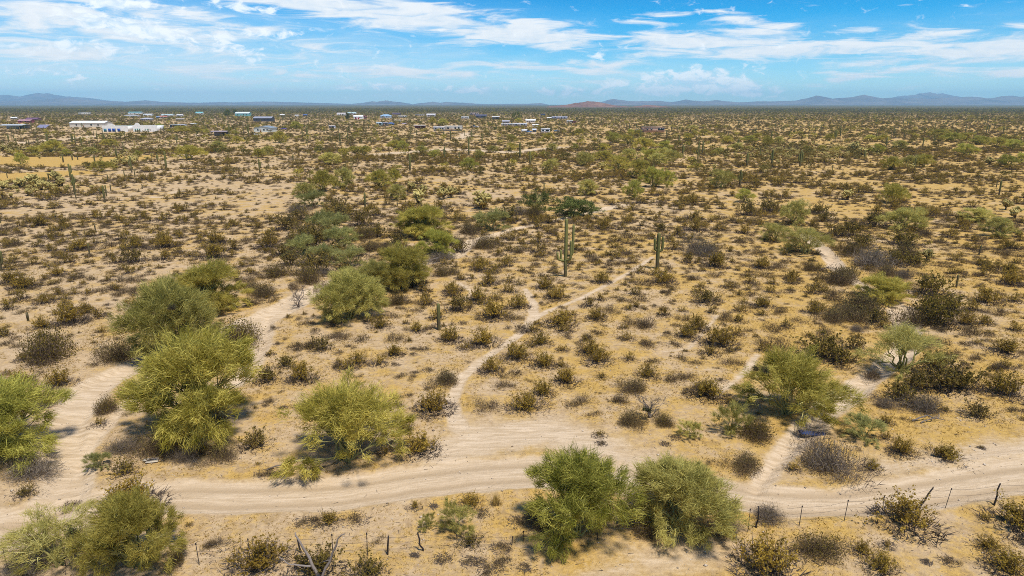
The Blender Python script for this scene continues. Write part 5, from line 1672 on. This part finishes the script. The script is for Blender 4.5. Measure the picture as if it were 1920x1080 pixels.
B_('brown_trailer', 716, 727, 228.5, 236.5, 'mobile', (0.36, 0.30, 0.28), (0.36, 0.30, 0.30), 'brown-grey trailer between the teal trailer and the blue tarp', cat='trailer')
B_('blue_tarp_shed', 727, 738, 229, 235, 'hip', (0.12, 0.2, 0.42), (0.08, 0.18, 0.48), 'low shed under a blue tarp right of the teal trailer', cat='shed')
B_('white_cube', 739, 750, 224.5, 229, 'mobile', WHITE, WHITE, 'white camper between the blue tarp and the green trees', cat='trailer')
B_('tan_house', 778, 795, 213.5, 218, 'flat', TAN, (0.6, 0.56, 0.5), 'tan flat house in the far centre trees')
B_('mauve_house', 800, 816, 212.5, 219, 'gable', (0.55, 0.46, 0.46), (0.6, 0.56, 0.56), 'mauve-grey house right of the far tan flat one')
B_('cream_mobile_home', 834, 866, 234.5, 246, 'mobile', CREAM, (0.66, 0.58, 0.42), 'long cream mobile home in the open centre yard', ref='the long cream mobile home', cat='mobile home')
B_('white_annex', 813, 834, 236.5, 246, 'mobile', (0.6, 0.56, 0.52), (0.75, 0.74, 0.74), 'white-roofed annex joined left of the long cream mobile home', cat='mobile home')
B_('white_mobile_home', 865, 879, 218, 224, 'mobile', WHITE, WHITE, 'short white mobile home left of the navy barn', cat='mobile home')
B_('rose_house', 881, 898, 210.5, 216, 'flat', (0.36, 0.24, 0.22), (0.42, 0.28, 0.26), 'rose-brown house behind the navy barn')
B_('navy_barn', 892, 912, 214, 221, 'gable', NAVY, (0.10, 0.10, 0.18), 'navy blue barn with pale ridge', ref='the navy barn', cat='barn')
B_('white_carport', 923, 936, 217.5, 224, 'carport', (0.3, 0.3, 0.32), WHITE, 'white-roofed carport right of the navy barn', cat='carport')
B_('grey_house', 942, 955, 225, 231.5, 'gable', (0.32, 0.30, 0.34), (0.40, 0.38, 0.44), 'grey house left of the pale rows of mobile homes')
B_('grey_mobile_home', 963, 988, 230, 238, 'mobile', (0.42, 0.42, 0.46), WHITE, 'grey mobile home with long white roof', ref='the white-roofed grey mobile home', cat='mobile home')
B_('white_gable_house', 986, 1004, 223, 230, 'gable', (0.62, 0.55, 0.46), WHITE, 'white gabled house behind the white-roofed grey mobile home')
B_('white_hut', 999, 1009, 233, 238, 'gable', WHITE, WHITE, 'small white hut above the parked camper', cat='hut')
B_('low_white_home', 940, 962, 232, 237, 'mobile', (0.62, 0.58, 0.56), WHITE, 'low white home left of the grey mobile home', cat='mobile home')
B_('white_box_house', 1015, 1031, 240, 249, 'flat', (0.74, 0.74, 0.76), WHITE, 'white box-shaped house with narrow doors in the open yard', ref='the white box-shaped house', doors=((-0.5, 0.8), (0.1, 0.8), (0.5, 0.8)), dcol=(0.35, 0.38, 0.45))
B_('blue_hut', 999, 1005, 242.5, 248, 'gable', (0.10, 0.24, 0.42), (0.5, 0.56, 0.62), 'blue hut left of the white box-shaped house', cat='hut')
B_('lavender_homes', 1035, 1064, 218, 223.5, 'mobile', (0.42, 0.44, 0.62), (0.48, 0.50, 0.66), 'long lavender-blue mobile home', ref='the lavender mobile home', cat='mobile home')
B_('navy_cabin', 1014, 1022, 213, 217, 'gable', NAVY, NAVY, 'tiny navy cabin left of the lavender mobile home', cat='cabin')
B_('white_red_camper', 1063, 1074, 225.5, 231.5, 'mobile', WHITE, WHITE, 'white camper with a red shed beside it', cat='trailer')
B_('red_hut', 1073, 1080, 226.5, 231.5, 'flat', (0.42, 0.05, 0.04), (0.4, 0.06, 0.05), 'red hut at the right end of the white camper', cat='hut')
B_('adobe_house', 1208, 1246, 237, 248.5, 'flat', (0.46, 0.24, 0.13), (0.42, 0.24, 0.14), 'orange adobe house with dark porch, standing alone on the right', ref='the orange adobe house', depth=12, doors=((0.3, 1.2),), wins=((-0.7, 1.2), (-0.3, 1.2), (0.55, 3.2), (0.82, 2.2)))
B_('far_tan_house', 330, 345, 221.5, 226.5, 'gable', TAN, (0.46, 0.36, 0.27), 'tan house hidden in shrubs right of the orange-red roof')
B_('white_hall', 1026, 1034, 220, 223.5, 'gable', WHITE, WHITE, 'white hut at the left end of the lavender mobile home', cat='hut')
B_('cluttered_shed', 777, 797, 233.5, 240.5, 'carport', (0.4, 0.06, 0.10), (0.55, 0.45, 0.3), 'cluttered red and tan lean-to left of the long cream mobile home', cat='shed')


def vehicle(x, y, L, colr, label, van=False, rz=0.0):
    X, Y, mpp = gp(x, y)
    root = empty('parked_van' if van else 'parked_car', (X, Y, 0.0), rz)
    W_ = 1.9
    B = Buf()
    hb = 0.75 if not van else 1.7
    prof = [(-L / 2, 0.35), (L / 2, 0.35), (L / 2, 0.35 + hb * 0.85), (L / 2 - 0.1, 0.35 + hb), (-L / 2 + 0.2, 0.35 + hb), (-L / 2, 0.35 + hb * 0.7)]
    n = len(prof)
    v = [(px, s * W_ / 2, pz) for s in (-1, 1) for px, pz in prof]
    f = [(0, i, i + 1) for i in range(1, n - 1)] + [(n, n + i + 1, n + i) for i in range(1, n - 1)]
    for i in range(n):
        j = (i + 1) % n
        f += [(i, n + i, n + j), (i, n + j, j)]
    B.add(v, f)
    link('body', B.build('body', [P(colr, 0.3)]), root)
    B = Buf()
    z0 = 0.35 + hb
    c = [(-L * 0.22, z0), (L * 0.30, z0), (L * 0.2, z0 + 0.6), (-L * 0.10, z0 + 0.6)] if not van else [(-L * 0.49, 1.3), (-L * 0.40, 1.3), (-L * 0.40, 1.95), (-L * 0.47, 1.95)]
    k = W_ / 2 - (0.08 if not van else -0.01)
    v = [(px, s * k, pz) for s in (-1, 1) for px, pz in c]
    B.add(v, [(0, 1, 2), (0, 2, 3), (4, 6, 5), (4, 7, 6), (0, 4, 5), (0, 5, 1), (1, 5, 6), (1, 6, 2), (2, 6, 7), (2, 7, 3), (3, 7, 4), (3, 4, 0)])
    link('cabin', B.build('cabin', [M['glass']]), root)
    B = Buf()
    B.tube([(0, -0.1, 0), (0, 0.1, 0)], 0.34, 12)
    B.tube([(0, 0.1, 0), (0, -0.1, 0)], 0.34, 12)
    wm = B.build('wheel', [P((0.02, 0.02, 0.02))])
    for sx in (-1, 1):
        for sy in (-1, 1):
            link('wheel', wm, root, (sx * L * 0.31, sy * (W_ / 2 - 0.06), 0.34))
    finish(root, X, Y, 'car' if not van else 'van', None, label)


vehicle(990, 248.5, 5.2, (0.05, 0.12, 0.28), 'dark blue pickup parked between the round white camper and the blue hut')
vehicle(983, 248, 4.6, (0.74, 0.74, 0.74), 'round white camper van left of the dark blue pickup', True)
vehicle(1044, 247.5, 4.6, (0.14, 0.22, 0.32), 'slate blue car right of the white box-shaped house')
vehicle(1195, 246.8, 4.8, (0.55, 0.66, 0.82), 'pale blue car parked left of the orange adobe house')
vehicle(888, 238, 4.6, (0.03, 0.03, 0.04), 'black car right of the long cream mobile home')
vehicle(893, 239.5, 4.6, (0.3, 0.3, 0.33), 'grey car beside the black one right of the long mobile home')
vehicle(482, 254, 4.4, (0.7, 0.7, 0.72), 'silver car half hidden below the mint house')
vehicle(532, 243.5, 4.6, (0.14, 0.09, 0.30), 'violet car right of the mint house')
vehicle(758, 233, 4.6, (0.55, 0.45, 0.55), 'pinkish car right of the blue tarp shed')


def utility_pole(x, y, top, label):
    X, Y, mpp = gp(x, y)
    h = height_at(x, top, Y)
    root = empty('utility_pole', (X, Y, 0))
    B = Buf()
    B.tube([(0, 0, 0), (0, 0, h)], [0.17, 0.12], 7)
    link('pole', B.build('pole', [P((0.07, 0.05, 0.04))]), root)
    box_part('crossarm', root, (0, 0, h - 0.7), (2.6, 0.14, 0.16), P((0.07, 0.05, 0.04)))
    for sx in (-1, 0.4, 1):
        box_part('insulator', root, (sx * 1.15, 0, h - 0.52), (0.1, 0.1, 0.2), P((0.3, 0.3, 0.3)))
    finish(root, X, Y, 'pole', None, label, 'utility poles')


utility_pole(616, 237, 217, 'thin utility pole above the white box trailer')
utility_pole(409, 244, 218, 'thin utility pole behind the open brown shed')
utility_pole(457, 250, 229, 'thin utility pole left of the mint house')
utility_pole(571, 238, 214, 'thin utility pole below the tiny vivid blue cabin')
utility_pole(1013, 234, 218, 'thin utility pole behind the white box-shaped house')

# ------------------------------------------------------------------ wire fence along the front of the road
def fence():
    root = empty('wire_fence', (gp(960, 1020)[0], gp(960, 1020)[1], 0))
    o0 = Vector(root.location)
    rows = [(-60, 1100, 1.3, 0, 0), (20, 1082, 1.35, -0.06, 0), (124, 1066, 1.25, 0.02, 0), (250, 1062, 1.2, 0.0, 0), (374, 1060, 1.15, -0.03, 0), (468, 1052, 1.15, 0.03, 0), (566, 1036, 0.75, -0.20, 1), (624, 1044, 1.2, 0.03, 0), (689, 1040, 1.2, 0.02, 0), (726, 1038, 1.0, 0.10, 1), (794, 1030, 0.95, -0.26, 1),
            (857, 1026, 0.75, 0.0, 0), (959, 1022, 0.5, 0.12, 0), (981, 1014, 0.55, 0, 0), (1020, 1012, 1.0, 0, 0), (1120, 1010, 1.0, 0, 0), (1240, 1004, 1.0, 0, 0), (1355, 985, 1.0, 0.04, 0), (1402, 998, 1.3, 0.01, 0), (1418, 990, 1.2, 0.0, 1), (1498, 986, 1.15, 0.04, 0), (1582, 979, 1.2, 0.06, 0), (1652, 970, 1.1, 0, 0), (1716, 960, 1.35, 0.52, 1), (1771, 955, 1.15, 0.14, 0), (1863, 950, 1.25, 0.08, 1), (1960, 940, 1.2, 0.05, 0), (2080, 928, 1.2, 0, 0)]
    tops = []
    for (x, y, h, lean, wood) in rows:
        X, Y, _ = gp(x, y)
        Z = gz(X, Y)
        B = Buf()
        if wood:
            p = curve((0, 0, -0.2), (lean * h, 0, h), 0.0, 5, 0.02)
            B.tube(p, np.linspace(0.05, 0.035, 5), 6)
        else:
            B.tube([(0, 0, -0.2), (lean * h, 0, h)], [0.020, 0.018], 4)
            B.box((lean * h, 0, h - 0.05), (0.06, 0.02, 0.08))
        link('post', B.build('post', [M['post']]), root, (X - o0.x, Y - o0.y, Z))
        tops.append((X - o0.x, Y - o0.y, Z, h, lean))
    for lv in (0.92, 0.62, 0.32):
        pts = []
        for a, b in zip(tops[:-1], tops[1:]):
            pa = np.array([a[0] + a[4] * a[3] * lv, a[1], a[2] + a[3] * lv])
            pb = np.array([b[0] + b[4] * b[3] * lv, b[1], b[2] + b[3] * lv])
            for t in (0, 0.25, 0.5, 0.75):
                q = pa + (pb - pa) * t
                q[2] -= 0.09 * math.sin(t * math.pi)
                pts.append(q)
        B = Buf()
        B.tube(np.array(pts), 0.006, 3, cap=False)
        link('wire', B.build('wire', [M['wire']]), root)
    tag(root, 'slack barbed wire fence on thin dark posts along the road', 'fence')


fence()

# ------------------------------------------------------------------ blue mattress dumped in the wash
def mattress():
    X, Y, mpp = gp(1528, 817)
    root = empty('mattress', (X - 0.1, Y + 0.1, gz(X, Y) + 0.09), rad(-6))
    root.rotation_euler = (rad(3), rad(2), rad(-5))
    root.scale = (0.80, 0.36, 0.55)
    B = Buf()
    nx, ny = 22, 10
    v, f = [], []
    for j in range(ny):
        for i in range(nx):
            u, w_ = i / (nx - 1) * 2 - 1, j / (ny - 1) * 2 - 1
            edge = (1 - abs(u) ** 8) * (1 - abs(w_) ** 8)
            z = 0.13 * max(edge, 0.0) ** 0.4 + 0.02 * math.sin(u * 9) * math.cos(w_ * 7) * edge + 0.10 * max(0, -u - 0.1) ** 1.5
            v.append((u * 1.0, w_ * 0.62, z))
    for j in range(ny - 1):
        for i in range(nx - 1):
            a = j * nx + i
            f += [(a, a + 1, a + nx + 1), (a, a + nx + 1, a + nx)]
    B.add(v, f)
    link('cover', B.build('cover', [M['blue_cloth']], True), root)
    B = Buf()
    loop = [(-1, -0.62), (1, -0.62), (1, 0.62), (-1, 0.62), (-1, -0.62)]
    pts = []
    for (ax, ay), (bx, by) in zip(loop[:-1], loop[1:]):
        for t in np.linspace(0, 1, 6)[:-1]:
            x_ = ax + (bx - ax) * t
            pts.append((x_, ay + (by - ay) * t, -0.03 + 0.10 * max(0, -x_ - 0.1) ** 1.5))
    pts.append(pts[0])
    B.tube(np.array(pts), 0.075, 8, cap=False)
    link('border', B.build('border', [M['blue_edge']], True), root)
    finish(root, X, Y, 'mattress', None, 'blue mattress lying in the right sandy wash under a palo verde', None, 'the blue mattress')


mattress()


# ------------------------------------------------------------------ dead wood
def dead_log(name, x, y, pts, r, label, twigs=0, cat='branch'):
    X, Y, mpp = gp(x, y)
    root = empty(name, (X, Y, gz(X, Y)))
    for i, (pl, rr) in enumerate(zip(pts, r)):
        p = np.array(pl, float)
        t = np.linspace(0, 1, 9)
        k = np.linspace(0, 1, len(p))
        q = np.stack([np.interp(t, k, p[:, c]) for c in range(3)], 1) + rng.normal(size=(9, 3)) * rr * 0.35
        B = Buf()
        B.tube(q, np.linspace(rr, rr * 0.35, 9), 7, 0, rng.uniform(0.3, 0.9))
        link('limb', B.build('limb', [M['dead_wood']], True), root)
    finish(root, X, Y, cat, None, label)


dead_log('dead_snag', 600, 1092, [[(0, 0, 0), (-0.3, 0.15, 0.7), (-0.5, 0.2, 1.3), (-0.85, 0.25, 1.9), (-1.0, 0.3, 2.2)], [(0.1, 0, 0.2), (0.45, 0.2, 0.9), (0.75, 0.3, 1.6), (0.8, 0.3, 1.9), (1.15, 0.35, 2.15)], [(-0.35, 0.1, 0.7), (-0.9, 0.1, 0.75), (-1.3, 0.1, 0.8), (-1.7, 0.15, 1.1)], [(0.5, 0.2, 0.9), (0.2, 0.3, 0.8), (-0.1, 0.4, 0.6)]],
         [0.085, 0.065, 0.05, 0.03], 'grey forked dead snag rising at the bottom edge by the fence', cat='snag')
dead_log('fallen_branch', 800, 492, [[(-1.6, 0, 0.1), (0, 0.3, 0.5), (1.8, 0, 0.2)], [(-1, 0.4, 0.1), (0.4, 0.2, 0.7), (1.5, 0.6, 0.9)], [(-1.8, -0.2, 0.1), (-0.4, 0, 0.25), (1.4, -0.3, 0.1)], [(0.2, 0, 0.4), (0.9, -0.3, 0.9), (1.6, -0.2, 1.0)]], [0.09, 0.07, 0.06, 0.05], 'grey fallen branches below the bright palo verde on the wash bank')
dead_log('fallen_branch', 290, 864, [[(-0.5, 0.05, 0.10), (0, 0.1, 0.18), (0.45, 0, 0.12)]], [0.05], 'short bleached branch lying below the largest palo verde')
dead_log('fallen_branch', 1738, 790, [[(-1.0, 0, 0.08), (0.1, 0.2, 0.3), (1.2, 0, 0.1)], [(-0.6, -0.3, 0.1), (0.3, 0, 0.2), (0.9, 0.3, 0.35)], [(0, 0, 0.1), (0.6, -0.2, 0.4), (0.7, 0, 0.6)]], [0.06, 0.045, 0.04], 'bleached fallen branches in the brush right of the right wash')
dead_log('fallen_branch', 1548, 506, [[(-1.0, 0, 0.1), (0.2, 0.2, 0.4), (1.3, 0, 0.15)], [(-0.4, 0.2, 0.1), (0.3, 0.1, 0.5), (0.9, 0.2, 0.8)], [(0, 0, 0.2), (0.7, 0.3, 0.35), (1.6, 0.5, 0.2)]], [0.08, 0.06, 0.05], 'pale fallen limbs below the grey-limbed palo verde')
dead_log('fallen_branch', 1640, 490, [[(0, 0, 0.3), (0.1, 0, 1.2), (0.5, 0, 1.9)], [(0, 0, 0.5), (-0.6, 0, 1.3), (-1.0, 0.1, 1.5)], [(0.1, 0, 0.8), (0.8, 0.2, 1.2), (1.3, 0.2, 1.2)], [(-0.3, 0, 0.4), (-1.2, 0, 0.7), (-1.8, 0.1, 0.6)]], [0.07, 0.06, 0.05, 0.05], 'grey standing dead limbs in the brush above the right wash')
dead_log('fallen_branch', 530, 872, [[(-0.8, -0.4, 0.08), (0, 0, 0.15), (0.8, 0.5, 0.25)]], [0.05], 'thin dark branch lying left of the clearing-side palo verde')


def plank(x, y, L, W_, rz, label):
    X, Y, mpp = gp(x, y)
    root = empty('board', (X, Y, gz(X, Y) + 0.05), rz)
    box_part('plank', root, (0, 0, 0.03), (L, W_, 0.035), M['pale_wood'])
    box_part('plank', root, (0.12, -W_ * 1.02, 0.02), (L * 0.8, W_ * 0.8, 0.03), M['pale_wood'])
    finish(root, X, Y, 'board', None, label)


plank(283, 861, 0.85, 0.28, 0.25, 'two bleached boards on the ground in front of the largest palo verde')


def clump(x, y, D, r, label):
    """dark mistletoe or nest hanging in a crown; D = ground distance of the tree"""
    d = ray(x, y)
    t = D / d[1]
    p = mound_bush(900 + int(x), n=700, nleaf=240, r=r, h=r * 1.3, tl=r * 0.5, tw=0.02, mats=('cholla_dark', 'iron'), leaf=0.03, lumps=3)
    root = empty('mistletoe', (d[0] * t, D, CAM_H + d[2] * t - r * 0.5))
    for me in p:
        link(me.name.split('.')[0], me, root)
    finish(root, root.location.x, D, 'mistletoe', None, label)


clump(322, 575, gp(325, 682)[1] - 0.6, 0.42, 'dark mistletoe clump in the crown of the olive palo verde at left')
clump(1428, 690, gp(1487, 818)[1] + 0.4, 0.36, 'dark mistletoe clump in the crown over the blue mattress')
clump(1212, 768, gp(1217, 793)[1] + 0.3, 0.26, 'dark nest in the bare leafless shrub right of the clearing')
clump(135, 1000, gp(118, 1085)[1] + 0.8, 0.30, 'dark nest in the crown of the sparse bottom left tree')
clump(1035, 900, gp(1082, 1030)[1] + 1.2, 0.28, 'dark mistletoe clump in the left crown of the front pair')

scatter_all()
grass_and_litter()
pebbles()

# ------------------------------------------------------------------ labels from where things stand
ORD = ['nearest', 'second', 'third', 'fourth', 'fifth', 'sixth', 'seventh', 'eighth', 'ninth', 'tenth', 'eleventh', 'twelfth', 'thirteenth', 'fourteenth', 'fifteenth', 'sixteenth', 'seventeenth', 'eighteenth', 'nineteenth', 'twentieth']


def write_labels():
    groups = {}
    for (o, look, X, Y) in RECS:
        best = None
        for (ref, mx, my) in MARKS:
            d = math.hypot(X - mx, Y - my) / (math.hypot(mx, my) + 20)
            if best is None or d < best[0]:
                best = (d, ref, mx, my)
        _, ref, mx, my = best
        # left and right as the camera sees them
        dx, dy = X - mx * Y / my, Y - my
        side = ('to the right of' if dx > 0 else 'to the left of') if abs(dx) > abs(dy) * 0.8 else ('behind' if dy > 0 else 'in front of')
        groups.setdefault((look, side, ref), []).append((math.hypot(X - mx, Y - my), o))
    for (look, side, ref), g in groups.items():
        g.sort(key=lambda q: q[0])
        for i, (_, o) in enumerate(g):
            if len(g) == 1:
                o["label"] = "%s %s %s" % (look, side, ref)
            else:
                o["label"] = "%s, %s %s %s" % (look, ORD[min(i, 19)], side, ref)


write_labels()
print("objects", len(bpy.data.objects))
